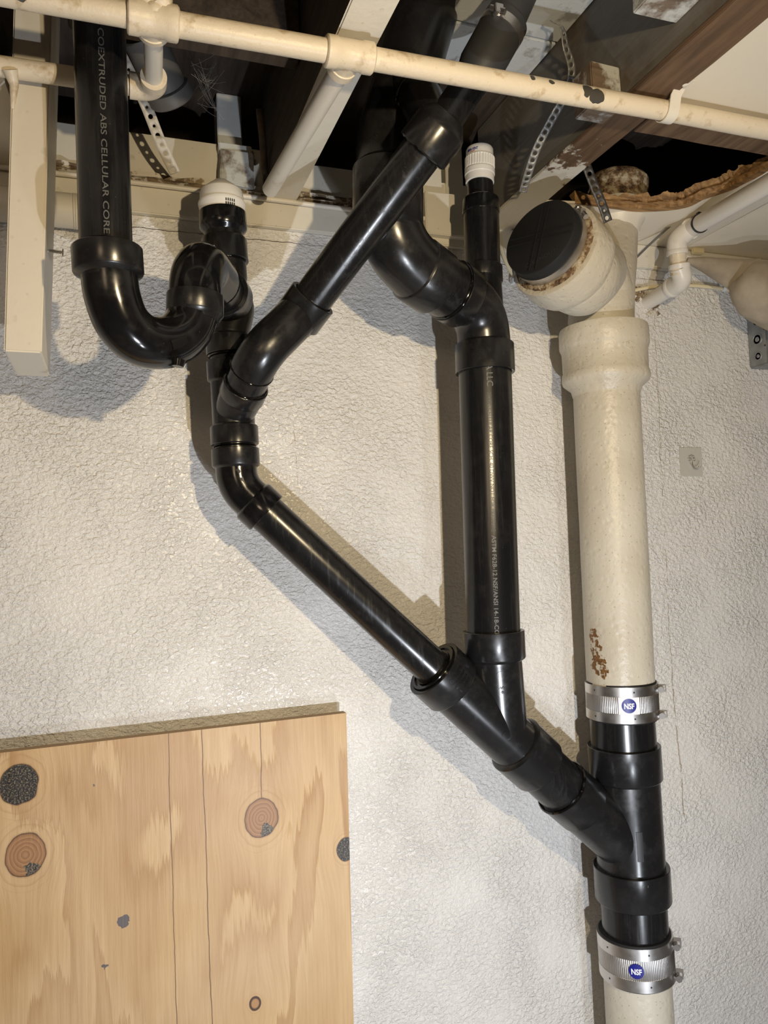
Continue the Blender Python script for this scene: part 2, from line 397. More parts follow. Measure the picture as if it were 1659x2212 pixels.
# plywood
def plywood():
    k = N('plywood', (0.6, 0.4, 0.2), 0.5)
    YF = 1.25
    knots = [(565, 1767, 37, 42, 1), (40, 1695, 36, 42, 2), (55, 1847, 37, 42, 3), (748, 1834, 22, 30, 2), (551, 2168, 13, 16, 4)]
    xs = k.xyz()
    lw = k.noise(3.0, 2, 0.5, vec=k.geo((1, 1, 0.45)))
    # grain coordinate pushed sideways round each knot
    xw = xs[0]
    ds = []
    for (px, py, rx, ry, kind) in knots:
        p = U(px, py, YF); d = k.dist(p, (1, 0, 0.86))
        ds.append((p, d, kind, rx*1.28/1650))
        infl = k.math('POWER', 2.718, k.math('MULTIPLY', k.math('MULTIPLY', d, d), -1/(0.05**2)))
        sgn = k.math('MULTIPLY', k.math('SUBTRACT', xs[0], p.x), -0.6)
        xw = k.math('ADD', xw, k.math('MULTIPLY', infl, sgn))
    g = k.t.nodes.new('ShaderNodeCombineXYZ'); jag = k.math('MULTIPLY', k.noise(1, 3, 0.7, vec=k.geo((220, 1, 6))), 0.035)
    k.setin(g.inputs[0], xw); k.setin(g.inputs[2], k.math('ADD', jag, k.math('MULTIPLY', xs[2], 0.30))); gv = g.outputs[0]
    n1 = k.noise(6.0, 2, 0.5, vec=gv, dist=1.0)
    arcs = k.math('FRACT', k.math('MULTIPLY', n1, 5.5))
    arcc = k.ramp(arcs, [(0.0, 0), (0.72, 0.55), (0.93, 1), (1.0, 0.05)])
    g2 = k.t.nodes.new('ShaderNodeCombineXYZ'); k.setin(g2.inputs[0], xw); k.setin(g2.inputs[2], k.math('MULTIPLY', xs[2], 0.04)); gv2 = g2.outputs[0]
    fine = k.noise(160, 4, 0.7, vec=gv2)
    b = k.mix(arcc, (0.66, 0.45, 0.225), (0.45, 0.255, 0.10))
    b = k.mix(k.ramp(k.noise(4, 3), [(0.4, 0), (0.7, 0.5)]), b, (0.70, 0.52, 0.33))
    b = k.mix(k.ramp(fine, [(0.35, 0.35), (0.6, 0)]), b, (0.42, 0.25, 0.11))
    # long vertical splits
    for (xa, ya, xb, yb, wd) in ((363, 1590, 382, 2212, .0007), (436, 1580, 458, 2212, .0008), (563, 1570, 565, 1740, .0008)):
        pa = U(xa, ya, YF); pb = U(xb, yb, YF); sl = (pb.x-pa.x)/(pb.z-pa.z)
        line = k.math('SUBTRACT', k.math('SUBTRACT', xs[0], pa.x), k.math('MULTIPLY', k.math('SUBTRACT', xs[2], pa.z), sl))
        line = k.math('ADD', line, k.math('MULTIPLY', k.math('SUBTRACT', k.noise(18, 3), 0.5), 0.006))
        q = k.math('MULTIPLY', k.math('LESS_THAN', k.math('ABSOLUTE', line), wd), k.math('GREATER_THAN', xs[2], pb.z if yb < 2200 else 0.0))
        b = k.mix(k.math('MULTIPLY', q, 0.85), b, (0.14, 0.07, 0.03))
    for p, d, kind, r in ds:
        rr = k.math('ADD', d, k.math('MULTIPLY', k.math('SUBTRACT', k.noise(30, 2), 0.5), r*0.35))
        halo = k.ramp(k.math('DIVIDE', rr, r), [(0.0, 1), (0.5, 1), (1.0, 0)])
        mask = k.math('LESS_THAN', rr, r*0.92)
        rings = k.math('FRACT', k.math('MULTIPLY', rr, 5.5/r))
        if kind in (1, 3):
            kc = k.mix(rings, (0.44, 0.24, 0.11), (0.27, 0.13, 0.055))
            patch = k.spots([(p+Vector((0.008, 0, -0.022)), r*0.42)], 90, 0.02)
            kc = k.mix(patch, kc, k.ramp(k.noise(420, 3, 0.7), [(0.45, (0.02, 0.015, 0.015)), (0.62, (0.3, 0.25, 0.17))]))
        elif kind == 2:
            kc = k.ramp(k.noise(420, 3, 0.7), [(0.50, (0.012, 0.010, 0.010)), (0.66, (0.30, 0.24, 0.15))])
        else:
            kc = k.mix(k.ramp(k.math('DIVIDE', rr, r), [(0.55, 0), (0.75, 1)]), (0.45, 0.25, 0.11), (0.07, 0.035, 0.02))
        ringo = k.mix(k.math('MULTIPLY', k.math('LESS_THAN', rr, r*1.6), k.ramp(k.math('FRACT', k.math('MULTIPLY', rr, 3/r)), [(0.6, 0), (1, 0.45)])), b, (0.42, 0.24, 0.10))
        b = k.mix(mask, ringo, kc)
        edge = k.math('LESS_THAN', k.math('ABSOLUTE', k.math('SUBTRACT', rr, r*0.92)), 0.0008)
        b = k.mix(k.math('MULTIPLY', edge, 0.8), b, (0.08, 0.04, 0.02))
    fl = k.spots([(U(267, 1990, YF), .009), (U(227, 2088, YF), .004), (U(205, 1697, YF), .0025)], 120, 0.012)
    b = k.mix(fl, b, (0.14, 0.12, 0.12))
    k.col(b)
    k.bump(k.math('ADD', fine, k.math('MULTIPLY', arcc, 0.5)), 0.4, 0.0015)
    return k.m
PLY = plywood()
k = N('plywood_edge', (0.4, 0.26, 0.13), 0.7); g_ = k.noise(1, 1); yy = k.xyz()[1]
k.col(k.ramp(k.math('FRACT', k.math('MULTIPLY', yy, 180)), [(0, (0.2, 0.12, 0.06)), (1, (0.5, 0.34, 0.18))])); PLYE = k.m

# ------------------------------------------------------------------ the room
YW = 1.29
bm = B(); box(bm, (-2.2, YW, 0), (2.6, YW+0.25, 2.062)); struct('wall_back', bm, STUCCO)
bm = B(); box(bm, (-2.4, -2.8, -0.15), (2.8, YW+0.25, 0)); struct('floor', bm, CONC)
bm = B(); box(bm, (-2.4, -2.8, 0), (-2.2, YW+0.25, 2.6)); struct('wall_left', bm, DIM)
bm = B(); box(bm, (2.6, -2.8, 0), (2.8, YW+0.25, 2.6)); struct('wall_right', bm, DIM)
bm = B(); box(bm, (-2.4, -3.0, 0), (2.8, -2.8, 2.6)); struct('wall_front', bm, DIM)
ZC = 2.11
# subfloor boards run parallel to the wall
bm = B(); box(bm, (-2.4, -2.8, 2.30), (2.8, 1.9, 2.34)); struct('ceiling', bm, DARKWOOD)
bm = B(); box(bm, (-2.4, 1.75, 2.0), (2.8, 1.9, 2.34)); struct('void_shade_backing', bm, VOID)  # backing sheet painted near-black as the shade in the void above the sill
bm = B()
for y0, y1 in ((0.46, 0.64), (0.645, 0.82), (0.825, 1.0), (1.005, 1.09)):
    box(bm, (0.49, y0, 2.288), (0.678, y1, 2.299), bev=0.001)
tag(obj('subfloor_board', bm, COLDP), 'pale painted subfloor boards between the joists beside the dark joist face', 'floorboard', kind='structure')

# sill timber on the wall top, its ledge and rim
bm = B()
n = 60
def wavy(x, s): return noise.noise(Vector((x*9, s, 0)))
box(bm, (-2.2, YW-0.012, 2.0625), (2.6, YW+0.13, 2.1095), bev=0.002, sub=0)
struct('trim_1', bm, TRIMP)
bm = B()   # rotten upper layer with an uneven edge
rings = []
for i in range(161):
    x = -0.5+1.5*i/160
    a1 = noise.noise(Vector((x*22, 1, 0)))*.006+noise.noise(Vector((x*70, 3, 0)))*.003
    a2 = noise.noise(Vector((x*30, 5, 0)))*.006+noise.noise(Vector((x*90, 8, 0)))*.003
    y0 = YW-0.012+a1
    rings.append([(x, y0, 2.1085), (x, y0+.004+a2*.5, 2.114), (x, y0-.002+a1, 2.119), (x, y0+.008+a2, 2.127), (x, y0+.006+a1, 2.134+a2*.4), (x, YW+.05, 2.136), (x, YW+.05, 2.1085)])
loft(bm, rings); struct('trim_3', bm, ROTWOOD)
bm = B(); box(bm, (-0.6, YW+0.004, 2.134), (0.262, YW+0.03, 2.205), bev=.002); box(bm, (0.315, YW+.004, 2.134), (0.675, YW+.03, 2.192), bev=.002); struct('trim_4', bm, TRIMP)

# ceiling panel (right of the joist) with the torn opening
def zpoly(bm, pxs, z, th): prism(bm, [UZ(a, b, z) for a, b in pxs], (0, 0, th))
bm = B()
prism(bm, [(0.730, -2.8, ZC), (2.6, -2.8, ZC), (2.6, 0.89, ZC), (1.045, 0.89, ZC), (0.741, 0.87, ZC)], (0, 0, 0.016))
hole = [(1.045, 0.905), (1.04, 0.96), (1.035, 1.0), (1.03, 1.03), (1.01, 1.07), (1.005, 1.10), (0.985, 1.117), (0.955, 1.13), (0.93, 1.137), (0.90, 1.14), (0.86, 1.145), (0.80, 1.15)]
prism(bm, [(x, y, ZC) for x, y in hole]+[(0.741, 1.16, ZC), (0.741, YW-.005, ZC), (1.149, YW-.005, ZC), (1.149, 0.905, ZC)], (0, 0, 0.004))
prism(bm, [(1.152, 0.892, ZC), (2.6, 0.892, ZC), (2.6, YW-.005, ZC), (1.152, YW-.005, ZC)], (0, 0, 0.016))
struct('ceiling_1', bm, PANELP)
# torn fibre edge of the opening
bm = B(); rings = []
hp = spline([Vector((x, y, ZC)) for x, y in hole], 10)
for i, p in enumerate(hp):
    t = hp[min(i+1, len(hp)-1)]-hp[max(i-1, 0)]
    nn = Vector((0, 0, 1)).cross(t).normalized()
    if nn.y < 0 and abs(nn.y) > abs(nn.x): nn = -nn
    if abs(nn.x) >= abs(nn.y) and nn.x < 0: nn = -nn
    A = [noise.noise(Vector((i*.23, q*3.1, 0)))*.006+noise.noise(Vector((i*.8, q*3.1, 4)))*.003 for q in range(7)]
    sc = min(1, i/12)*min(1, (len(hp)-i)/25)
    p = p - Vector((0, 0, .001))
    rings.append([p+nn*.012*sc, p-nn*(.003+A[0])*sc, p-nn*(.004+A[1])*sc+Vector((0, 0, .006)), p-nn*(.010+A[2])*sc+Vector((0, 0, .008+A[5]*.3)), p-nn*(.006+A[3])*sc+Vector((0, 0, .013)), p-nn*(.013+A[4]*1.4)*sc+Vector((0, 0, .021+A[6])), p+nn*.02+Vector((0, 0, .024))])
loft(bm, rings); struct('trim_5', bm, FIBRE)
# left ceiling board
bm = B(); prism(bm, [(-1.8, -2.8, ZC), (-0.36, -2.8, ZC), (-0.118, 1.02, ZC), (-0.112, 1.12, ZC), (-0.125, YW-.005, ZC), (-1.8, YW-.005, ZC)], (0, 0, 0.014)); struct('ceiling_2', bm, PANELP)

# joists
def joist(x0, x1, y0, y1, z0, z1, label, bot, side):
    bm = B(); box(bm, (x0, y0, z0), (x1, y1, z1), bev=.002)
    for f in bm.faces: f.material_index = 0 if f.calc_center_median().z < z0+.004 else 1
    return tag(obj('ceiling_joist', bm, [bot, side]), label, 'joist')
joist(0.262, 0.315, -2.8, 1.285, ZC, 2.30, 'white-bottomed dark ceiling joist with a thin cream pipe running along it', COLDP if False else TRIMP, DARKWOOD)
joist(0.680, 0.730, -2.8, 1.285, ZC+.002, 2.30, 'brown ceiling joist with grey side, along the edge of the cream ceiling panel', HALFPAINT, JOISTWOOD)
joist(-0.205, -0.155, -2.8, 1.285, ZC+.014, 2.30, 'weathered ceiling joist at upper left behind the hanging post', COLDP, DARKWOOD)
bm = B(); box(bm, (-0.04, 1.00, 2.185), (0.26, 1.03, 2.30), bev=.002)
tag(obj('blocking_board', bm, DARKWOOD), 'dark bare blocking board spanning between the left joists', 'board')
bm = B(); box(bm, (-0.045, 0.976, 2.20), (0.052, 0.996, 2.30), bev=.002)
tag(obj('blocking_board', bm, COLDP), 'pale grey board end above the black trap pipe at upper left', 'board')
# second brown strip of the right joist (nailer)
bm = B(); box(bm, (0.742, 0.875, ZC-.005), (1.6, 0.912, ZC+.02), bev=.001, sub=12, rough=.0015)
tag(obj('ceiling_batten', bm, BROWNWOOD), 'bare brown batten along the front edge of the torn ceiling opening', 'batten')
bm = B(); box(bm, (0.676, 0.0, ZC-.005), (0.738, 1.285, ZC+.002), bev=.001, sub=18, rough=.0015)
tag(obj('nailing_strip', bm, HALFPAINT), 'brown paint-flaked strip nailed under the right joist', 'batten')

def block(name, lo, hi, mat, label, cat='wood block', rough=.0015):
    bm = B(); box(bm, lo, hi, bev=.0015, sub=4, rough=rough, seed=lo[0]*50); return tag(obj(name, bm, mat), label, cat)
q0 = UX(1310, 135, .68); 
block('wood_block', (0.632, 0.855, 2.100), (0.68, 0.90, 2.158), BLOCKW, 'small rough wood block on the joist face above the long cream pipe')
block('wood_block', (0.615, 0.66, 2.145), (0.68, 0.745, 2.21), BLOCKP, 'larger white-flaked wood block at the top right beside the joist')
block('cripple_board', (0.186, 1.30, 2.20), (0.228, 1.34, 2.30), COLDP, 'short upright pale board standing on the rim above the white vent cap', 'board', .0008)
block('wood_shim', (0.184, 1.275, 2.185), (0.240, 1.33, 2.199), COLDP, 'thin white shim under the short upright board', 'shim')
block('packing_block', (0.185, 1.270, 2.125), (0.242, 1.315, 2.184), BLOCKP, 'flaky white painted block between sill and shim', 'wood block', .004)
block('cripple_board', (0.612, 1.290, 2.135), (0.648, 1.33, 2.30), TRIMP, 'tall white upright board behind the small ribbed vent cap', 'board', .0006)
block('cripple_board', (0.555, 1.284, 2.12), (0.60, 1.32, 2.29), TRIMP, 'white upright board directly behind the upper end of the diagonal black pipe', 'board', .0006)
block('packing_block', (0.555, 1.262, 2.075), (0.665, 1.284, 2.155), TRIMP, 'white painted block over the sill behind the black pipes', 'wood block', .0015)

# ------------------------------------------------------------------ black drain pipework
DR = thing('drain_pipework', 'black plastic drain pipework with trap, diagonal runs, wyes and two vent caps', 'drain pipes', U(1364, 1905, 1.175))
def rpx(px, P):  # half width in pixels -> radius at P
    d = (P-CAM).dot(FW); a = (P-CAM); lat = math.hypot(a.dot(RT), 0)/d
    return px*d/F/math.sqrt(1+lat*lat*0.9)
def cyl(bm, p0, p1, r, seg=48, hollow=None, bev=.0008, mi=0):
    p0 = Vector(p0); p1 = Vector(p1); L = (p1-p0).length
    if hollow is None: prof = [(0, r-bev), (bev, r), (L-bev, r), (L, r-bev)]; lathe(bm, p0, p1-p0, prof, seg, mi=mi)
    else:
        prof = [(0.006, hollow), (0, hollow+.0006), (0, r-bev), (bev, r), (L-bev, r), (L+.004, r-.0045)]
        lathe(bm, p0, p1-p0, prof, seg, mi=mi)
def hub(parent, p0, p1, r, body_r, mat=None, mouth=True, name='hub'):
    """socket hub: mouth at p0, tapering to the body at p1"""
    bm = B(); p0 = Vector(p0); p1 = Vector(p1); L = (p1-p0).length
    prof = [(0.004, body_r*0.98), (0.0005, body_r+.0004), (0, r-.0008), (.0008, r), (L-.002, r), (L, r-.0012), (L+.004, body_r-.0005), (L+.008, body_r-.001)]
    lathe(bm, p0, p1-p0, prof, 56)
    return obj(name, bm, mat or ABSF, parent)
def ring(parent, c, ax, r, w=.0025):
    bm = B(); ax = Vector(ax).normalized(); c = Vector(c)
    lathe(bm, c-ax*w, ax, [(0, r-.001), (w*.5, r+.0012), (w, r+.0018), (w*1.5, r+.0012), (w*2, r-.001)], 48, rfun=lambda t, rr, a: rr+.0008*noise.noise(Vector((math.cos(a)*4, math.sin(a)*4, t*100+c.x*30))))
    return obj('glue_bead', bm, GLUE, parent)
def pipe(pts, r, mat=None, name='pipe', parent=None, seg=48):
    bm = B(); tube(bm, pts, r, seg); return obj(name, bm, mat or ABS, parent or DR)
def between(a, b, t): return Vector(a)*(1-t)+Vector(b)*t

def axes(p0, p1):
    ax = (Vector(p1)-Vector(p0)).normalized()
    mid = (Vector(p0)+Vector(p1))/2
    e1 = (CAM-mid); e1 = (e1-ax*e1.dot(ax)).normalized()
    e2 = ax.cross(e1)
    if e2.dot(RT) < 0: e2 = -e2
    return ax, e1, e2
def text_mesh(s, size, sx=1.0, spacing=1.0, bold=0):
    cu = D.curves.new('t', 'FONT'); cu.body = s; cu.size = size; cu.space_character = spacing; cu.resolution_u = 3
    cu.offset = bold
    o = D.objects.new('t', cu); COL.objects.link(o)
    bpy.context.view_layer.update()
    me = o.to_mesh()
    vs = [(v.co.x*sx, v.co.y) for v in me.vertices]; fs = [tuple(p.vertices) for p in me.polygons]
    o.to_mesh_clear(); D.objects.remove(o); D.curves.remove(cu)
    return vs, fs
def wrap_text(parent, s, p0, p1, R, off, th0, size, mode='axis', mat=None, sx=1, spacing=1, length=None, eps=.0004, bold=0, name='printed_lettering', center=False, italic=0):
    ax, e1, e2 = axes(p0, p1)
    vs, fs = text_mesh(s, size, sx, spacing, bold)
    if length:
        mx = max(v[0] for v in vs); kx = length/mx; vs = [(x*kx, y) for x, y in vs]
    if center: mx = max(v[0] for v in vs)/2; vs = [(x-mx, y) for x, y in vs]
    bm = B(); nv = []
    for x, y in vs:
        if mode == 'axis': sft, th = off+x+0*italic, th0+y/R
        else: sft, th = off-y, th0+x/R
        nv.append(bm.verts.new(Vector(p0)+ax*sft+(e1*math.cos(th)+e2*math.sin(th))*(R+eps)))
    for f in fs:
        try: bm.faces.new([nv[i] for i in f])
        except ValueError: pass
    me = D.meshes.new(name); bm.to_mesh(me); bm.free(); me.materials.append(mat or INK)
    o = D.objects.new(name, me); COL.objects.link(o); o.parent = parent
    if parent.type == 'EMPTY': o.location = -parent.location
    return o
def wrap_patch(bm, p0, p1, R, s0, s1, t0, t1, eps, mi=0, n=10):
    ax, e1, e2 = axes(p0, p1); g = []
    for i in range(n+1):
        th = t0+(t1-t0)*i/n; row = []
        for sv in (s0, s1): row.append(bm.verts.new(Vector(p0)+ax*sv+(e1*math.cos(th)+e2*math.sin(th))*(R+eps)))
        g.append(row)
    for a, b in zip(g, g[1:]): bm.faces.new((a[0], b[0], b[1], a[1])).material_index = mi
def wrap_disc(bm, p0, p1, R, sc, tc, rad, eps, mi=0, n=24, rings=4, h=0):
    ax, e1, e2 = axes(p0, p1)
    def P(x, y, e): th = tc+x/R; return Vector(p0)+ax*(sc+y)+(e1*math.cos(th)+e2*math.sin(th))*(R+e)
    cv = bm.verts.new(P(0, 0, eps)); prev = None
    for k_ in range(1, rings+1):
        rr = rad*k_/rings
        row = [bm.verts.new(P(rr*math.cos(2*PI*i/n), rr*math.sin(2*PI*i/n), eps)) for i in range(n)]
        for i in range(n):
            if prev is None: bm.faces.new((cv, row[i], row[(i+1) % n])).material_index = mi
            else: bm.faces.new((prev[i], row[i], row[(i+1) % n], prev[(i+1) % n])).material_index = mi
        prev = row
    if h:
        row = [bm.verts.new(P(rad*1.02*math.cos(2*PI*i/n), rad*1.02*math.sin(2*PI*i/n), eps-h)) for i in range(n)]
        for i in range(n): bm.faces.new((prev[i], row[i], row[(i+1) % n], prev[(i+1) % n])).material_index = mi

# --- trap inlet pipe and trap
Y1 = .944
tp0, tp1 = U(211, -60, Y1), U(229, 530, Y1)
tpipe = pipe([tp0, tp1], .0302, ABS)
L1 = (tp1-tp0).length
pa = U(214, 62, Y1); 
wrap_text(tpipe, '3"', tp0, tp1, .0302, (U(212, 60, Y1)-tp0).length, -.02, .0085, mat=INKL, bold=.0001)
wrap_text(tpipe, 'COEXTRUDED ABS CELLULAR CORE', tp0, tp1, .0302, (U(212, 94, Y1)-tp0).length, -.06, .0092, mat=INKL, length=(U(229, 526, Y1)-U(214, 94, Y1)).length, bold=.0001)
trap = None
bm = B()
tb = spline([U(233, 555, Y1), U(236, 590, Y1), U(243, 640, .948), U(265, 697, .957), U(308, 735, .970), U(362, 739, .986), U(402, 712, .998), U(420, 665, 1.002), U(422, 625, 1.003)], 8)
tube(bm, tb, .0325, 56); 
tube(bm, [U(385, 778, .95), U(383, 792, .95)], [.009, .007], 12, wob=.002)
trap = obj('p_trap', bm, ABSG, DR)
hub(trap, U(231.5, 538, Y1), U(235, 592, Y1), .0405, .0325, ABSF)
hub(trap, U(422, 640, 1.003), U(421, 682, 1.002), .0368, .0330, ABSF)
bm = B(); wrap_patch(bm, tb[37], tb[45], .0327, -.004, .020, .05, .42, .0006, n=8); obj('moulded_mark', bm, EMB, trap)
# trap outlet elbow turning back to the tee
A0 = U(422, 655, 1.003); A1 = U(423, 556, 1.003); T1 = U(504, 682, 1.175)
T1.z = A1.z-0.002
bm = B(); e = fillet([A0, A1, between(A1, T1, .50)], .048, 18); tube(bm, e, .0343, 56)
el = obj('elbow', bm, ABSG, DR)
ring(el, between(A1, T1, .50), T1-A1, .0335)
pipe([between(A1, T1, .45), between(A1, T1, .85)], .0302, ABS)
# --- left stack with sanitary tee and wye, axis
YL = 1.178
def SL(y): return U(480+(y-450)*0.0537, y, YL)
st = B(); tube(st, [SL(622), SL(735)], .0318, 48)
sw = spline([between(A1, T1, .78), between(A1, T1, .92), between(A1, T1, 1.0)+Vector((0, -.01, -.012)), SL(720)], 6)
tube(st, sw, .0305, 40)
tee = obj('sanitary_tee', st, ABSF, DR)
hub(tee, between(A1, T1, .70), between(A1, T1, .88), .0372, .0302)
hub(tee, SL(622), SL(655), .0355, .0302)
hub(tee, SL(768), SL(729), .0362, .0302)
pipe([SL(560), SL(632)], .0285)
pipe([SL(500), SL(560)], .0302)
bm = B(); lathe(bm, SL(570), SL(600)-SL(570), [(0, .0285), (.001, .0325), ((SL(600)-SL(570)).length, .0328), ((SL(612)-SL(570)).length, .0315)], 40); obj('adapter', bm, ABSF, DR)
b2 = B(); p0 = SL(518); L = (SL(567)-p0).length
lathe(b2, p0, SL(567)-p0, [(0, .030), (.0005, .0345), (.003, .0355), (L*.55, .0355), (L*.97, .0362), (L, .035), (L, .0302)], 56)
cp = obj('coupling', b2, ABSF, DR)
b2 = B(); p0 = SL(461); L = (SL(499)-p0).length
lathe(b2, p0, SL(499)-p0, [(0.004, .030), (0, .0305), (.0005, .0362), (L*.6, .0368), (L*.92, .0366), (L, .0350), (L*1.12, .0318), (L*1.2, .0302)], 56)
hb2 = obj('threaded_adapter', b2, ABSG, DR)
wrap_text(cp, '3-1', SL(560), SL(624), .0302, .0015, .10, .011, mat=INK)
# white vent cap (mushroom shape)
pv = SL(468); av = (SL(398)-SL(468)); Lv = av.length; k1 = Lv
b3 = B(); lathe(b3, pv, av, [(0, .030), (k1*.04, .0335), (k1*.30, .0362), (k1*.37, .0366), (k1*.40, .0360), (k1*.42, .0340), (k1*.72, .0330), (k1*.78, .0312), (k1*1.10, .010), (k1*1.13, .006), (k1*1.13, 0.0001)], 56)
vv = obj('vent_valve', b3, WPLAS, DR, label='white mushroom-shaped air vent cap')
b3 = B()
for r_ in range(2):
    for c_ in range(5):
        th = .16+c_*.09; s0 = k1*(.08+r_*.115)
        wrap_patch(b3, pv, pv+av, .0352, s0, s0+k1*.085, th, th+.05, .0008, n=2)
obj('vent_grille', b3, DSLOT, vv)
# glue and hub run down
ring(tee, SL(770), SL(770)-SL(760), .0325)
pipe([SL(760), SL(800)], .0302)
wb = B(); tube(wb, [SL(815), SL(925)], .0325, 48)
W0 = SL(895); W1 = U(531, 832, 1.128); 
tube(wb, [W0, between(W0, W1, .5), W1], [.030, .0325, .0325], 44)
wye = obj('wye', wb, ABSF, DR)
hub(wye, SL(782), SL(825), .0368, .0302)
hub(wye, SL(961), SL(921), .0368, .0302)
Wd = (W1-W0).normalized()
hub(wye, W1+Wd*.002, W1-Wd*.022, .0345, .0302)
ring(wye, W1+Wd*.002, Wd, .0315)
# upper diagonal: nipple, elbow, pipe
C1 = U(553, 795, 1.105); Dg0 = U(658, 668, 1.09); Dg1 = U(924, 311, .925)
pipe([W1-Wd*.01, W1+Wd*.045], .0302)
eb = B(); pts = fillet([W1+Wd*.030, W1+Wd*.062, between(W1+Wd*.062, Dg0, .80)], .05, 12)
tube(eb, pts, .0320, 48)
ee = obj('elbow', eb, ABSF, DR)
ring(ee, W1+Wd*.030, Wd, .0315, .0018)
dd = (Dg1-Dg0).normalized()
hub(ee, Dg0+dd*.022, Dg0-dd*.020, .0362, .0305)
wrap_disc_b = B()
pipe([Dg0, Dg1], .0292)
# --- 45 elbow at the base of the left stack
pipe([SL(940), SL(985)], .0310)
ring(ee, SL(965), SL(965)-SL(960), .0318, .0015)
Gc = U(513, 1050, 1.178); G1 = U(575, 1108, 1.172); G2 = U(940, 1447, 1.14)
eb = B(); tube(eb, fillet([SL(1000), Gc, between(Gc, G1, .6)], .055, 12), .0318, 48)
e3 = obj('elbow', eb, ABSG, DR)
hub(e3, SL(970), SL(1008), .0365, .0302, ABSF)
hub(e3, G1+(G1-Gc).normalized()*.001, G1-(G1-Gc).normalized()*.028, .0362, .0302, ABSG)
b4 = B()
ax_a, ax_b = SL(1005), U(530, 1075, 1.178)
wrap_disc(b4, ax_a, ax_b, .0318, .012, .0, .004, .0004)
wrap_patch(b4, ax_a, ax_b, .0318, .022, .050, -.16, .16, .0006, n=5)
obj('moulded_mark', b4, EMB, e3)
diag = pipe([between(Gc, G1, .9), G2], .0302)
# --- 3 inch wye where the diagonal meets the upright
Wa = U(936, 1443, 1.14); Wm = U(1118, 1612, 1.15); Dv = (Wm-Wa).normalized()
wb = B(); tube(wb, [Wa+Dv*.01, Wm+Dv*.01], .0445, 56)
V0 = U(1066, 1362, 1.14); V1 = U(1069, 1422, 1.14); Vj = U(1082, 1580, 1.147)
tube(wb, [V1, between(V1, Vj, .5), Vj], .0440, 56)
for s_, t_ in ((.055, -.12), (.15, .55), (.15, .0)): wrap_disc(wb, Wa, Wm, .0445, s_, t_, .006, .0008, h=.001)
for s_ in (.018, .045): wrap_disc(wb, V1, Vj, .0440, s_, .16, .0065 if s_ < .03 else .0075, .0008, h=.001)
w3 = obj('wye', wb, ABSF, DR)
hub(w3, Wa, Wa+Dv*.046, .0512, .0445)
hub(w3, V0, V1, .0508, .0445)
bs = B(); lathe(bs, Wa-Dv*.002, Dv, [(.012, .0302), (.0, .0305), (-.001, .034), (.003, .0345), (.003, .0385), (-.0005, .039), (-.0005, .0432), (.006, .044)], 56)
obj('reducer_bushing', bs, ABSG, DR)
wrap_text(w3, 'CHARLOTTE', Wa, Wa+Dv*.05, .0512, .0165, .02, .0075, mode='circ', mat=EMB, length=.033, bold=.0002)
wrap_text(w3, 'PIPE & FOUNDRY', Wa, Wa+Dv*.05, .0512, .0235, .0, .0052, mode='circ', mat=EMB, length=.033, bold=.0001)
wrap_text(w3, 'MADE IN U.S.A.', Wa, Wa+Dv*.05, .0512, .0305, .02, .0058, mode='circ', mat=EMB, length=.030, bold=.0001)
wrap_text(w3, '3 L 0007', Wa, Wa+Dv*.05, .0512, .0385, .02, .0065, mode='circ', mat=EMB, length=.028, bold=.0001)
wrap_text(w3, 'S 4', V0, V1, .0440, .085, .16, .009, mat=EMB)
# coupling and branch into the 4 inch wye
X1 = U(1163, 1653, 1.155); X2 = U(1212, 1700, 1.163); X3 = U(1258, 1740, 1.168); X4 = U(1352, 1822, 1.175)
bs = B(); p0 = Wm-Dv*.006; L = (X1-p0).length
lathe(bs, p0, X1-p0, [(-.004, .0445), (0, .0505), (.0008, .0515), (L*.96, .0508), (L, .0495), (L, .0445)], 56)
obj('coupling', bs, ABSF, DR)
pipe([Wm, between(X2, X3, .3)], .0445)
# 4 inch wye on the main stack
YS = 1.175
def SS(y): return U(1345+(y-1575)*0.0627, y, YS)
bs = B(); tube(bs, [SS(1670), SS(1880)], .0590, 64)
tube(bs, [X2, between(X3, X4, .3), X4], [.0470, .0480, .0500], 56)
prism(bs, [SS(1668)+Vector((.0, -.058, 0)), SS(1669)+Vector((.0, -.058, 0)), SS(1669.5)+Vector((0, -.058, 0))], (.001, 0, 0)) if False else None
w4 = obj('wye', bs, ABSF, DR)
Dx = (X3-X2).normalized()
hub(w4, X2, X3, .0500, .0445)
bm = B(); lathe(bm, X2, Dx, [(0.004, .0445), (-.001, .0452), (-.0018, .0490), (.0, .0512), (.002, .0512), (.003, .050)], 56)

obj('glue_bead', bm, GLUE, w4)
hub(w4, SS(1608), SS(1680), .0640, .0572)
hub(w4, SS(1868), SS(1940), .0662, .0572)
b4 = B(); wrap_patch(b4, SS(1680), SS(1860), .0590, .075, .125, .19, .37, .0007, n=6); obj('moulded_mark', b4, EMB, w4)
for s_, t_, tx in ((.006, .30, 'V'), ):
    pass
wrap_text(w4, 'T   I', SS(1868), SS(1940), .0662, .012, .25, .006, mode='circ', mat=INK)
pipe([SS(1530), SS(1640)], .0572)
pipe([SS(1930), SS(2035)], .0572)
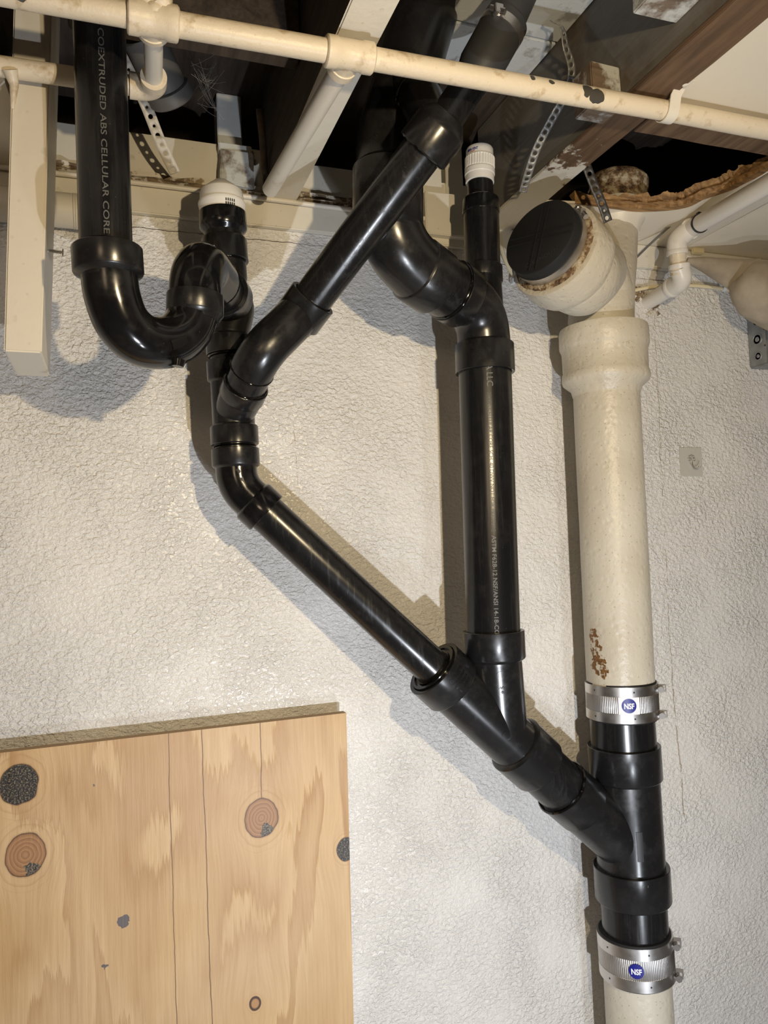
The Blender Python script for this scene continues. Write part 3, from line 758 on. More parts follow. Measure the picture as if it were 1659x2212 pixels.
# --- 3 inch upright
up0 = U(1047, 790, 1.14); up1 = U(1066, 1385, 1.14)
upp = pipe([up0, up1], .0445)
wrap_text(upp, 'A LLC', up0, up1, .0445, (U(1047, 800, 1.14)-up0).length, .06, .0145, mat=INK, length=(U(1047, 846, 1.14)-U(1047, 800, 1.14)).length, bold=.0001)
wrap_text(upp, '3" ABS CELLULAR CORE SCH. 40 DWV NOT FOR PRESSURE', up0, up1, .0445, (U(1047, 858, 1.14)-up0).length, .055, .0098, mat=INKL, length=(U(1047, 1150, 1.14)-U(1047, 858, 1.14)).length)
wrap_text(upp, 'ASTM F628-12 NSF/ANSI 14-18-CO', up0, up1, .0445, (U(1047, 1158, 1.14)-up0).length, .055, .0098, mat=INK, length=(U(1047, 1366, 1.14)-U(1047, 1158, 1.14)).length, bold=.0001)
# wye above it: straight vent arm and swept branch
E0 = U(905, 588, 1.075); E1 = U(972, 627, 1.10); E2 = U(1038, 668, 1.132); E3 = U(1046, 748, 1.14)
bs = B(); tube(bs, fillet([E1, E2, E3, U(1047, 775, 1.14)], .06, 12), .0445, 56)
va = U(1044, 604, 1.16); 
tube(bs, [va, between(va, E3, .5), E3+Vector((0, 0, .02))], [.031, .034, .040], 44)
w5 = obj('wye', bs, ABSF, DR)
hub(w5, U(1048, 806, 1.14), U(1046, 745, 1.14), .0500, .0445)
hub(w5, E1, between(E1, E2, .40), .0508, .0445)
hub(w5, U(1043, 578, 1.163), U(1044, 612, 1.162), .0338, .0305)
ring(w5, E1-(E2-E1).normalized()*.002, E2-E1, .0480, .003)
pipe([E0, between(E1, E2, .2)], .0475)
# vent upright with ribbed cap
v0, v1 = U(1039, 445, 1.165), U(1043, 590, 1.163)
pipe([v0, v1], .0308)
bs = B(); p0 = U(1038.5, 430, 1.165); p1 = U(1039, 463, 1.165); L = (p1-p0).length
lathe(bs, p0, p1-p0, [(0, .023), (.0005, .0300), (.002, .0312), (L*.9, .0326), (L, .0318), (L, .0300)], 48); obj('coupling', bs, ABSG, DR)
pipe([U(1036.5, 380, 1.165), U(1038.5, 440, 1.165)], .0225)
pv = U(1036.5, 396, 1.165); av = U(1036, 322, 1.165)-pv; k1 = av.length
b3 = B()
def ribs(t, r, a):
    if .40*k1 < t < .68*k1: return r-.0012*(1 if math.sin(a*34) > 0 else 0)
    return r
prof = [(0, .0232), (0.0005, .0248), (k1*.20, .0250), (k1*.22, .0262), (k1*.34, .0264), (k1*.37, .0252), (k1*.39, .0250), (k1*.405, .0262)] + [(k1*(.41+.26*i/3), .0262) for i in range(4)] + [(k1*.69, .0262), (k1*.72, .0256), (k1*.74, .0240), (k1*.94, .0238), (k1*.985, .0225), (k1, .0205)]
lathe(b3, pv, av, prof, 204, rfun=ribs)
v2 = obj('vent_valve', b3, WPLAS, DR, sharp=25, label='white ribbed air vent cap with blue lettering')
wrap_text(v2, 'MINI-VENT', pv+av*2, pv, .0240, (k1*2-k1*.80), -.98, .0062, mode='circ', mat=BLUE, length=.021, bold=.0002)
b3 = B(); wrap_patch(b3, pv, pv+av, .0238, k1*.765, k1*.785, -.75, -.35, .0004); obj('red_line', b3, REDI, v2)
# --- big upper line
F0 = U(955, -90, 1.0); F1 = U(838, 300, 1.045); F2 = U(838, 492, 1.05)
bs = B(); tube(bs, fillet([F0, F1, U(838, 375, 1.047)], .09, 10), .0480, 56)
# side branch of that wye taking the small upper line
H0 = U(880, 170, 1.01); Hc = U(915, 225, .965)
S0 = Dg1-dd*.012; S1 = Dg1+dd*.042
tube(bs, [H0, Hc, S0+dd*.03], .0310, 40)
w6 = obj('wye', bs, ABSF, DR)
ring(w6, U(903, 204, .975), Hc-H0, .0315, .002)
ring(w6, U(838, 362, 1.047), Vector((0, 0, 1)), .0485, .003)
bs = B(); tube(bs, fillet([U(838, 460, 1.05), U(848, 528, 1.055), U(905, 588, 1.075)], .075, 14), .0490, 56)
e7 = obj('elbow', bs, ABSF, DR)
hub(e7, U(838, 365, 1.047), F2, .0530, .0485)
hub(e7, U(940, 612, 1.090), U(896, 580, 1.072), .0520, .0475)
# small upper reducing coupling and the pipe behind the cream pipe
bs = B(); L = (S1-S0).length
lathe(bs, S0, dd, [(.004, .0302), (0, .031), (0, .0372), (.001, .038), (L*.7, .038), (L*.8, .036), (L, .0270), (L*1.05, .024)], 56)
cc = obj('reducing_coupling', bs, ABSF, DR)
ring(cc, S0, dd, .0345, .002)
R1 = U(1032, 158, .918)
pipe([Dg1+dd*.03, R1, U(1048, 120, .915)], .0235)

# ------------------------------------------------------------------ rubber coupling at top
K0 = U(1024, 170, .918); K1 = U(1090, 52, .905); K2 = U(1142, -70, .895); kd = (K1-K0).normalized()
RC = thing('rubber_coupling', 'black rubber coupling with a steel hose clamp at the top of the photo', 'pipe coupling', K0)
bm = B(); L = (K1-K0).length
lathe(bm, K0, kd, [(0, .022), (.001, .0265), (.012, .030), (.02, .0318), (L-.006, .0322), (L+.004, .0322), (L+.004, .0285)], 48); obj('rubber_sleeve', bm, RUBG, RC)
bm = B(); lathe(bm, K1-kd*.018, kd, [(0, .0322), (0, .0330), (.012, .0330), (.012, .0322)], 56); cb = obj('clamp_band', bm, STEEL, RC)
_, e1, e2 = axes(K0, K1)
cpt = K1-kd*.012+(e1*.88-e2*.48)*.0355
bm = B(); tube(bm, [cpt-(e1*.48+e2*.88)*.011, cpt+(e1*.48+e2*.88)*.011], .0045, 14); box(bm, cpt-Vector((.006, .006, .006)), cpt+Vector((.006, .006, .006)), bev=.001); obj('clamp_screw', bm, STEEL, cb)
bm = B(); tube(bm, [K1-kd*.02, K2], .0284, 48); tag(obj('drain_pipe', bm, RUBG), 'dark grey pipe end entering the top rubber coupling', 'pipe')

# ------------------------------------------------------------------ cream cast iron stack
CS = thing('cast_iron_stack', 'tall cream-painted cast iron soil stack with hub and capped cleanout arm', 'soil pipe', U(1340, 1465, YS))
def SC_(y): return U(1302+(y-700)*0.0497, y, YS)
bm = B(); tube(bm, [SC_(800+i*67.5) for i in range(11)], .0597, 64, wob=.0006); obj('pipe', bm, STACK, CS)
bm = B(); p0 = SC_(856); ax = SC_(712)-p0; L = ax.length
lathe(bm, p0, ax, [(0, .0597), (L*.10, .063), (L*.20, .0775), (L*.25, .0795), (L*.33, .0785), (L*.36, .0768), (L*.66, .0768), (L*.70, .0785), (L*.74, .0805), (L*.95, .0805), (L, .0790), (L, .062)], 72,
      rfun=lambda t, r, a: r+.0009*noise.noise(Vector((math.cos(a)*3, math.sin(a)*3, t*30))))
hb = obj('hub', bm, STACK, CS)
ax_, e1, e2 = axes(SC_(770), SC_(780))
bm = B(); c_ = SC_(768); lathe(bm, c_+(e1*math.cos(.6)+e2*math.sin(.6))*.0768, (e1*math.cos(.6)+e2*math.sin(.6)), [(0, .0085), (.0012, .0075), (.0012, .0055), (.0004, .005), (.0004, .0001)], 6); obj('cast_mark', bm, STACK, hb)
# oakum packing lump
bm = B()
for i in range(26):
    th = -2.2+i*.05; c_ = SC_(722)+(e1*math.cos(th)+e2*math.sin(th))*.070
    bmesh.ops.create_icosphere(bm, subdivisions=2, radius=.007+random.random()*.003, matrix=Matrix.Translation(c_))
for v in bm.verts: v.co += Vector((1, 1, 1))*noise.noise(v.co*90)*.004
obj('joint_packing', bm, RUSTY, CS)
# cleanout branch fitting
CC = U(1165, 511, 1.035); CN = Vector((-.86, -.42, .27)).normalized()
SA = U(1300, 690, YS)
up_a = U(1322, 600, 1.195); up_b = U(1328, 500, 1.20); up_c = U(1338, 440, 1.20)
bm = B()
tube(bm, [SC_(725), U(1298, 690, YS), U(1300, 655, YS), U(1308, 610, 1.183), U(1322, 560, 1.195), up_b, U(1331, 470, 1.20)], [.0597, .0597, .0590, .054, .046, .0425, .0425], 56, wob=.0008)
tube(bm, spline([U(1300, 690, YS), U(1296, 640, YS), U(1278, 590, 1.16), CC-CN*.130, CC-CN*.090], 5), [.056]*5+[.060]*5+[.063]*5+[.066]*6, 56, wob=.0008)
lathe(bm, CC-CN*.128, CN, [(0, .062), (.012, .066), (.030, .079), (.042, .081), (.078, .0815), (.086, .0800), (.088, .074), (.084, .060)], 72, rfun=lambda t, r, a: r+.001*noise.noise(Vector((math.cos(a)*3, math.sin(a)*3, t*30))))
obj('cleanout_fitting', bm, STACK, CS)
bm = B(); lathe(bm, CC-CN*.043, CN, [(0, .074), (.003, .073), (.006, .067), (.006, .058)], 72, rfun=lambda t, r, a: r+.0022*noise.noise(Vector((math.cos(a)*9, math.sin(a)*9, t*200)))); obj('joint_packing', bm, RUSTY, CS)
bm = B(); p0 = U(1330, 505, 1.20); ax = U(1336, 390, 1.20)-p0; L = ax.length
lathe(bm, p0, ax, [(0, .0425), (L*.15, .046), (L*.26, .0530), (L*.40, .0555), (L*.50, .054)], 56, rfun=lambda t, r, a: r+.0016*noise.noise(Vector((math.cos(a)*3, math.sin(a)*3, t*50)))); obj('upper_hub', bm, WPIPE, CS)
bm = B(); lathe(bm, p0, ax, [(L*.42, .05), (L*.50, .0535), (L*.78, .0535), (L*.80, .056), (L*.94, .057), (L, .053), (L, .044)], 56, rfun=lambda t, r, a: r+.0016*noise.noise(Vector((math.cos(a)*4, math.sin(a)*4, t*60)))); obj('rusty_collar', bm, RUSTY, CS, label='rust-spotted unpainted collar')

# cleanout cap
CP = thing('cleanout_cap', 'round black rubber test cap clamped on the cream cleanout opening', 'pipe cap', CC)
bm = B(); lathe(bm, CC-CN*.044, CN, [(0, .057), (0, .0625), (.040, .0640), (.043, .0635), (.044, .0620), (.044, .0001)], 72)
u_, v_ = frame(CN, Vector((.25, 0, 1)))
for d1 in (u_, v_):
    d2 = CN.cross(d1)
    for s_ in (-1, 1): bar(bm, CC+CN*.0006+d2*.006*s_-d1*.060, CC+CN*.0006+d2*.006*s_+d1*.060, d2*.0016, CN*.0016)
cpo = obj('rubber_cap', bm, RUBBER, CP)
bm = B(); lathe(bm, CC-CN*.034, CN, [(0, .0625), (0, .0654), (.014, .0654), (.014, .0625)], 72); cb = obj('clamp_band', bm, STEEL, CP)
_, e1, e2 = axes(CC, CC+CN)
dirn = (RT*.93+UP*.36); dirn = (dirn-CN*dirn.dot(CN)).normalized(); tn = CN.cross(dirn)
bm = B(); cpt = CC-CN*.027+dirn*.0690; tube(bm, [cpt-tn*.014, cpt+tn*.012], .0045, 14); tube(bm, [cpt+tn*.010, cpt+tn*.015], .0062, 6); box(bm, cpt-Vector((.005,)*3), cpt+Vector((.005,)*3), bev=.001); obj('clamp_screw', bm, STEEL, cb)
bm = B()
vs, fs = text_mesh('CLEANOUT', .010, 1, 1.1)
er = (RT-CN*RT.dot(CN)).normalized(); eu = CN.cross(er); eu = eu if eu.z > 0 else -eu
nv = [bm.verts.new(CC-er*.030-eu*.046+er*x+eu*y+CN*.0004) for x, y in vs]
for f in fs:
    try: bm.faces.new([nv[i] for i in f])
    except ValueError: pass
obj('moulded_lettering', bm, RUBG, cpo)

# lower cream pipe
def SB(y): return U(1374+(y-2060)*0.055, y, YS)
bm = B(); tube(bm, [SB(2075+i*60) for i in range(12)], .0585, 64, wob=.0006)
q = SB(2740); tube(bm, [SB(2735), Vector((q.x, q.y, .0))], .0585, 64)
tag(obj('soil_pipe', bm, STACK), 'pitted cream soil pipe below the lower steel coupling', 'soil pipe')

# steel no-hub couplings
def coupling(name, pa, pb, r, label, tilt, sticker):
    T = thing(name, label, 'pipe coupling', pa)
    ax = (pb-pa).normalized(); L = (pb-pa).length
    bm = B(); lathe(bm, pa-ax*.003, ax, [(0, r-.004), (0, r-.001), (.001, r), (L+.004, r), (L+.006, r-.001), (L+.006, r-.004)], 72); obj('rubber_gasket', bm, RUBBER, T)
    bm = B(); seg = 480; nf = 120
    _, e1, e2 = axes(pa, pb)
    def rf(t, rr, a):
        return rr+.0006*math.cos(a*nf)
    lathe(bm, pa, ax, [(L*.20, r+.0012), (L*.24, r+.0020), (L*.78, r+.0020), (L*.82, r+.0012)], seg, rfun=rf); sh = obj('corrugated_shield', bm, STEEL, T, sharp=80)
    for a_, b_ in ((0.0, .27), (.73, 1.0)):
        bm = B(); lathe(bm, pa, ax, [(L*a_, r), (L*a_, r+.0028), (L*b_, r+.0028), (L*b_, r)], 96)
        bd = obj('band_clamp', bm, STEEL, T)
        for th in (-.8, .33):
            bm = B(); wrap_disc(bm, pa, pb, r+.0028, L*(a_+b_)/2, th, .0016, .0003, n=10); obj('rivet_hole', bm, DSLOT, bd)
        c_ = pa+ax*L*(a_+b_)/2+(e1*math.cos(1.42)+e2*math.sin(1.42))*(r+.009)
        td = (e1*math.sin(1.42)*-1+e2*math.cos(1.42))
        bm = B(); tube(bm, [c_-td*.014, c_+td*.010], .0042, 14); tube(bm, [c_-td*.019, c_-td*.013], .0058, 6); bar(bm, c_-td*.006, c_+td*.006, ax*.012, td.cross(ax)*.012)
        obj('clamp_screw', bm, ZINC, bd)
    bm = B(); wc = .18 if sticker else -.02
    if sticker: wrap_patch(bm, pa, pb, r+.0028, L*.27, L*.74, wc-.28, wc+.28, .0003, n=12); so = obj('sticker', bm, STICK, T)
    else: so = sh
    bm = B(); wrap_disc(bm, pa, pb, r+.0028, L*.50, wc, .0125, .0006, n=32); obj('logo_disc', bm, BLUE, so)
    wrap_text(so, 'NSF', pa, pb, r+.0028, L*.50+.0048, wc, .0130, mode='circ', mat=STICK, length=.0175, eps=.001, bold=.0004, center=True)
    return T
coupling('steel_coupling', U(1341.5, 1472, YS), U(1345, 1547, YS), .0610, 'upper corrugated steel band coupling with white and blue sticker', 0, True)
coupling('steel_coupling', U(1370, 2010, YS), U(1376.5, 2100, YS), .0625, 'lower corrugated steel band coupling near the bottom of the stack', 0, False)

# ------------------------------------------------------------------ cream water pipe
WP = thing('water_pipe', 'long cream-painted water pipe crossing the top with tees and a lower return', 'water pipe', U(330, 40, .826))
YP = .826
def PL(x): return U(x, 35+(x-300)*.1805-4*math.sin(max(0, min(1, (x-300)/1400))*PI)*-1-4, YP)
pl = [U(x, y, YP) for x, y in ((-140, -44), (0, -18), (253, 28), (400, 56), (581, 88), (990, 160), (1211, 200), (1426, 237), (1610, 272), (1800, 306))]
bm = B(); tube(bm, pl, .0131, 32, wob=.0003); obj('pipe', bm, PIPEPAINT, WP)
def pt(x):
    for a, b, (xa, xb) in zip(pl, pl[1:], zip((-140, 0, 253, 400, 581, 990, 1211, 1426, 1610), (0, 253, 400, 581, 990, 1211, 1426, 1610, 1800))):
        if xa <= x <= xb: return between(a, b, (x-xa)/(xb-xa))
up_ = Vector((0, 0, 1)); bk = Vector((0, 1, 0))
Lw0 = U(-40, 137, 1.0); Lw1 = U(332, 178, 1.0); Lw1.z = Lw0.z+.003
def tee_f(x0, x1, r, bdir, blen):
    bm = B(); p0, p1 = pt(x0), pt(x1); L = (p1-p0).length
    lathe(bm, p0, p1-p0, [(0, .0137), (.0005, r-.0015), (.002, r), (L*.22, r), (L*.26, r-.0012), (L*.74, r-.0012), (L*.78, r), (L-.002, r), (L-.0005, r-.0015), (L, .0137)], 36)
    c = (p0+p1)/2; lathe(bm, c, bdir, [(0, r-.002), (blen*.6, r-.0015), (blen*.62, r), (blen*.96, r), (blen, r-.002), (blen, .010)], 32)
    return bm, c
bm, c1 = tee_f(273, 386, .0185, (Lw1-pt(330)), .022)
for i in range(9):
    bmesh.ops.create_icosphere(bm, subdivisions=2, radius=.008+random.random()*.005, matrix=Matrix.Translation(c1+Vector((random.uniform(-.006, .014), -.008+random.uniform(-.003, .003), random.uniform(.002, .024)))))
for v in bm.verts:
    if v.co.z > c1.z+.004: v.co += Vector((1, 1, 1))*noise.noise(v.co*120)*.003
obj('tee', bm, PIPEPAINT, WP)
bd2 = UZ(590, 398, 2.090)
bm, c2 = tee_f(694, 797, .0178, (bd2-pt(745)), .032); obj('tee', bm, PIPEPAINT, WP)
bm = B(); tube(bm, [c2, bd2+ (bd2-c2).normalized()*.02], .0128, 28, wob=.0004); obj('branch_pipe', bm, WPIPE, WP)
bm = B(); tube(bm, [c1, Lw1], .0108, 24); obj('nipple', bm, WPIPE, WP)
bm = B(); tube(bm, [Lw0, Lw1], .0122, 28, wob=.0003); tube(bm, [U(22, 150, .99), U(30, 185, 1.0), U(27, 235, 1.01)], [.010, .006, .002], 12, wob=.002); obj('return_pipe', bm, PIPEPAINT, WP)
bm = B(); ld = (Lw0-Lw1).normalized(); cd_ = (c1-Lw1).normalized()
tube(bm, fillet([Lw1+ld*.030, Lw1, Lw1+cd_*.036], .018, 10), .0162, 32)
obj('elbow', bm, PIPEPAINT, WP)

# strap clamp on the ceiling
bm = B(); s0 = pt(1440); tdir = (pt(1500)-pt(1400)).normalized(); prev = None; rings = []
for i in range(13):
    th = -.35-PI*0.95*i/12+PI*.15
    dv = Vector((0, math.cos(th), math.sin(th)))
    rings.append(s0+dv*.0150)
rings = [Vector((s0.x, s0.y+.0152, ZC-.001))]+rings+[Vector((s0.x+.003, s0.y-.0155, ZC-.010)), Vector((s0.x+.006, s0.y-.020, ZC-.002)), Vector((s0.x+.006, s0.y-.040, ZC-.0018))]
rr = []
for i, p in enumerate(rings):
    a = rings[max(i-1, 0)]; b = rings[min(i+1, len(rings)-1)]; t = (b-a).normalized(); nn = tdir.cross(t).normalized()
    w_ = .0085
    rr.append([p-tdir*w_-nn*.0008, p+tdir*w_-nn*.0008, p+tdir*w_+nn*.0008, p-tdir*w_+nn*.0008])
loft(bm, rr)
ps = thing('pipe_strap', 'cream metal pipe strap screwed to the ceiling panel at the right', 'pipe strap', s0)
obj('strap', bm, WPIPE, ps)
bm = B(); lathe(bm, Vector((s0.x+.006, s0.y-.031, ZC-.0024)), Vector((0, 0, -1)), [(0, .006), (.0015, .0055), (.003, .003), (.003, .0001)], 20); obj('screw_head', bm, WPIPE, ps)

# ------------------------------------------------------------------ hanging post
P = B()
f = [U(8, 758, 1.022), U(90, 762, 1.022)]
t0 = U(36, 60, 1.026); t1 = U(119, 68, 1.026)
t0.z = t1.z = 2.285
prism(P, [f[0], f[1], t1, t0], (0, .135, 0))
bmesh.ops.bevel(P, geom=P.edges[:], offset=.002, segments=2, affect='EDGES')
post = tag(obj('wooden_post', P, POSTP), 'cream-painted wooden post hanging down at the left edge, cut off in mid air', 'post')
bm = B(); a_ = U(101, 541, 1.06); b_ = a_+Vector((.018, .0, -.001)); tube(bm, [a_-Vector((.01, 0, 0)), b_], .0016, 10)
for i in range(9): 
    c_ = between(a_, b_, .15+i*.09); lathe(bm, c_, b_-a_, [(0, .0016), (.0007, .0026), (.0014, .0016)], 10)
lathe(bm, b_, b_-a_, [(0, .002), (.001, .005), (.002, .0048), (.0022, .0001)], 14)
tag(obj('screw', bm, WPIPE), 'painted screw sticking out of the post side', 'screw')
# horizontal threaded pipe behind the post
bm = B(); a_ = U(60, 446, 1.262); b_ = U(182, 457, 1.262); b_.z = a_.z
tube(bm, [a_+Vector((-.45, 0, 0)), b_], .0265, 36)
for i in range(6): lathe(bm, b_-Vector((.016-.003*i, 0, 0)), Vector((1, 0, 0)), [(0, .0262), (.001, .0278), (.002, .0262)], 36)
tag(obj('threaded_pipe', bm, WPIPE), 'white painted pipe with threaded end against the wall behind the post', 'pipe')

# ------------------------------------------------------------------ perforated straps
def pstrap(name, pts, wdir, width, mat, label, pitch=.0135, hole=.0036, curve=True, alt=True):
    P_ = spline(pts, 12) if curve else [Vector(p) for p in pts]
    cum = [0]
    for a, b in zip(P_, P_[1:]): cum.append(cum[-1]+(b-a).length)
    def at(s):
        s = max(0, min(cum[-1]-1e-6, s))
        for i in range(len(cum)-1):
            if cum[i+1] >= s: return between(P_[i], P_[i+1], (s-cum[i])/(cum[i+1]-cum[i])), (P_[i+1]-P_[i]).normalized()
    bm = B(); n = int(cum[-1]/pitch); w2 = width/2; h2 = pitch/2
    def W(s, x):
        p, t = at(s); wd = Vector(wdir) if not callable(wdir) else wdir(s/cum[-1]); wd = (wd-t*wd.dot(t)).normalized(); return p+wd*x
    for i in range(n):
        sc = (i+.5)*pitch; ro = hole if (i % 2 == 0 or not alt) else hole*.62
        out = [(-h2, -w2), (-h2, 0), (-h2, w2), (0, w2), (h2, w2), (h2, 0), (h2, -w2), (0, -w2)]
        full = []
        for j in range(8):
            a = out[j]; b = out[(j+1) % 8]; full += [a, ((a[0]+b[0])/2, (a[1]+b[1])/2)]
        o_ = [bm.verts.new(W(sc+a, b)) for a, b in full]
        i_ = []
        for a, b in full:
            L = math.hypot(a, b); i_.append(bm.verts.new(W(sc+a/L*ro, b/L*ro)))
        for j in range(16): bm.faces.new((o_[j], o_[(j+1) % 16], i_[(j+1) % 16], i_[j]))
    bmesh.ops.remove_doubles(bm, verts=bm.verts[:], dist=1e-5)
    o = obj(name, bm, mat)
    md = o.modifiers.new('solid', 'SOLIDIFY'); md.thickness = .0009; md.offset = 0
    return tag(o, label, 'metal strap')
pstrap('perforated_strap', [U(262, 120, 1.17), U(310, 215, 1.19), U(350, 315, 1.215), U(385, 388, 1.25)], (.92, -.3, .28), .0175, STRAPM, 'cream-painted perforated strap slanting down to the sill beside the trap pipe')
pstrap('perforated_strap', [U(1190, 45, .93), U(1214, 62, .93), U(1222, 100, .935), U(1235, 150, .95), U(1224, 200, .97), U(1190, 262, 1.0), U(1160, 320, 1.03), U(1142, 372, 1.06), U(1128, 420, 1.10)], lambda s: Vector((.9, .42-1.1*s, .1)), .0135, STRAPG, 'grey perforated strap dangling between the joists above the round cap', pitch=.011, hole=.0033, alt=False)
pstrap('perforated_strap', [U(1258, 335, 1.06), U(1280, 392, 1.065), U(1300, 440, 1.07), U(1314, 480, 1.075)], (.9, -.3, .3), .016, STRAPD, 'black perforated strap hanging down onto the cleanout arm', pitch=.013)

# grey pipe stub in left bay
G = thing('vent_pipe', 'grey pipe stub with open flared end in the dark left joist bay', 'pipe', U(330, 95, 1.08))
bm = B(); g0 = U(305, 70, 1.10); g1 = U(372, 215, 1.17); tube(bm, [g0, g1], .030, 36); obj('pipe', bm, GREYP, G)
bm = B(); gd = (g1-g0).normalized(); lathe(bm, g1-gd*.022, gd, [(0, .030), (.002, .0345), (.020, .0350), (.022, .0335), (.022, .029), (.002, .028)], 36); obj('flared_end', bm, GREYP, G)
# cobweb strands
bm = B()
for i in range(26):
    a = U(random.uniform(410, 440), random.uniform(120, 230), random.uniform(1.15, 1.22)); b = U(random.uniform(450, 490), random.uniform(110, 260), random.uniform(1.18, 1.25))
    mid = between(a, b, .5)-Vector((0, 0, random.uniform(0, .012))); tube(bm, spline([a, mid, b], 4), .00018, 4, cap=False)
tag(obj('cobweb', bm, COB), 'dusty cobweb hanging beside the grey pipe stub', 'cobweb', kind='stuff')
# hanging drop rod between joists
bm = B(); tube(bm, [U(560, 235, 1.2), U(567, 300, 1.22), U(572, 375, 1.25)], .006, 14, wob=.001); tag(obj('iron_rod', bm, JOISTWOOD), 'dark grimy rod standing in the bay left of the thin cream pipe', 'rod')
bm = B(); c0 = U(970, -20, .99); c1_ = U(975, 52, 1.02)
tube(bm, [between(c0, c1_, i/60)+Vector((.001 if i % 2 else -.001, 0, 0)) for i in range(61)], .0028, 8); tag(obj('flexible_cord', bm, WIRE), 'coiled grey cord hanging behind the large black pipe', 'cord')

# ------------------------------------------------------------------ sill cable, cream cable and clips
bm = B(); tube(bm, [Vector((x, YW-.020+.001*math.sin(x*9), 2.1065+.0015*math.sin(x*7+1))) for x in [(-.6+.04*i) for i in range(33)]], .0042, 14)
for x in (.42, ): tube(bm, [(x, YW-.021, 2.098), (x, YW-.026, 2.104), (x, YW-.024, 2.112)], .0025, 8)
tag(obj('sill_cable', bm, WPIPE), 'painted-over cable running along the top edge of the white sill board', 'cable')
bm = B(); tube(bm, spline([U(1080, 505, 1.272), U(1086, 545, 1.272), U(1105, 588, 1.275), U(1135, 622, 1.278), U(1180, 645, 1.279), U(1250, 650, 1.281), U(1330, 637, 1.281), U(1385, 624, 1.281), U(1430, 618, 1.280), U(1500, 617, 1.281), U(1560, 624, 1.281), U(1620, 636, 1.281), U(1750, 655, 1.281)], 6), .0038, 14)
tag(obj('cream_cable', bm, CABLE), 'cream cable running along the wall top behind the stack', 'cable')
def clip(c, lab, rot):
    T = thing('cable_clip', lab, 'cable clip', c)
    bm = B(); rr = []
    for i in range(11):
        a = PI*i/10; rr.append(c+Vector((0, -.0065*math.sin(a), .0062*math.cos(a))))
    rg = []
    for p in rr:
        dv = (p-c).normalized(); rg.append([p+Vector((-.004, 0, 0)), p+Vector((.004, 0, 0)), p+Vector((.004, 0, 0))+dv*.0018, p+Vector((-.004, 0, 0))+dv*.0018])
    loft(bm, rg); box(bm, c+Vector((-.004, -.006, rot*.0065-.003)), c+Vector((.004, .008, rot*.0065+.003)), bev=.0006)
    box(bm, c+Vector((-.004, -.004, rot*.013-.004)), c+Vector((.004, .008, rot*.013+.004)), bev=.0006); obj('saddle', bm, CLIP, T)
    bm = B(); tube(bm, [c+Vector((0, -.009, rot*.013)), c+Vector((0, .0, rot*.013))], .0025, 12); obj('nail', bm, ZINC, T)
clip(U(1109, 594, 1.275), 'white cable clip just left of the round black cap', -1)
clip(U(1562, 622, 1.281), 'white cable clip on the wall near the tan wrapped pipe', 1)

# ------------------------------------------------------------------ white pvc drain at right
PV = thing('condensate_pipe', 'white painted plastic pipe with two elbows entering the wall at right', 'pipe', U(1400, 652, 1.285))
pe0 = UZ(1659, 398, 2.062); pe1 = U(1482, 500, 1.16); pd = (pe0-pe1).normalized()
q1 = U(1462, 520, 1.16); q2 = U(1467, 606, 1.17); q3 = U(1396, 655, 1.295)
bm = B(); tube(bm, [pe1, pe0+pd*.35], .0160, 32); obj('pipe', bm, PVC, PV)
bm = B(); tube(bm, fillet([pe1+pd*.012, q1, U(1463, 548, 1.163)], .018, 10), .0185, 32)
lathe(bm, pe1+pd*.018, -pd, [(0, .0162), (0, .0198), (.006, .0202), (.009, .0185)], 32)
dn = (q2-q1).normalized(); lathe(bm, U(1463, 548, 1.163)+dn*.002, -dn, [(0, .0162), (0, .0198), (.006, .0202), (.009, .0185)], 32); obj('elbow', bm, PVC, PV)
bm = B(); tube(bm, [q1+dn*.02, q2-dn*.01], .0155, 28); obj('nipple', bm, PIPEPAINT, PV)
q2b = U(1476, 606, 1.172); qd = (q3-q2b).normalized()
bm = B(); tube(bm, fillet([U(1467, 577, 1.165), q2b, q2b+qd*.034], .020, 10), .0185, 32)
lathe(bm, U(1467, 572, 1.165), dn, [(0, .0162), (0, .0198), (.006, .0202), (.009, .0185)], 32); lathe(bm, q2b+qd*.038, -qd, [(0, .0162), (0, .0198), (.006, .0202), (.009, .0185)], 32); obj('elbow', bm, PVC, PV)
bm = B(); tube(bm, [q2b+qd*.02, q3], .0155, 28); obj('wall_pipe', bm, PVC, PV)
bm = B(); z0 = pe1+pd*.048; lathe(bm, z0, pd, [(0, .0160), (0, .0178), (.0035, .0178), (.0035, .0160)], 36); box(bm, z0+Vector((-.012, -.012, .010)), z0+Vector((-.004, -.004, .017)), bev=.001)
tag(obj('cable_tie', bm, BLK), 'black cable tie around the white plastic pipe', 'cable tie')
bm = B(); tube(bm, spline([U(1368, 563, 1.24), U(1410, 522, 1.22), U(1460, 478, 1.18), U(1505, 446, 1.14), U(1560, 408, 1.06), U(1659, 352, .97), U(1750, 300, .9)], 6), .0022, 10)
tag(obj('grey_wire', bm, WIRE), 'grey wire tied along the white plastic pipe', 'wire')
bm = B(); tube(bm, [U(1368, 512, 1.268), U(1430, 490, 1.22), U(1490, 468, 1.16)], .0012, 8)
tag(obj('thin_wire', bm, WIRE), 'thin taut wire just under the ceiling behind the stack', 'wire')
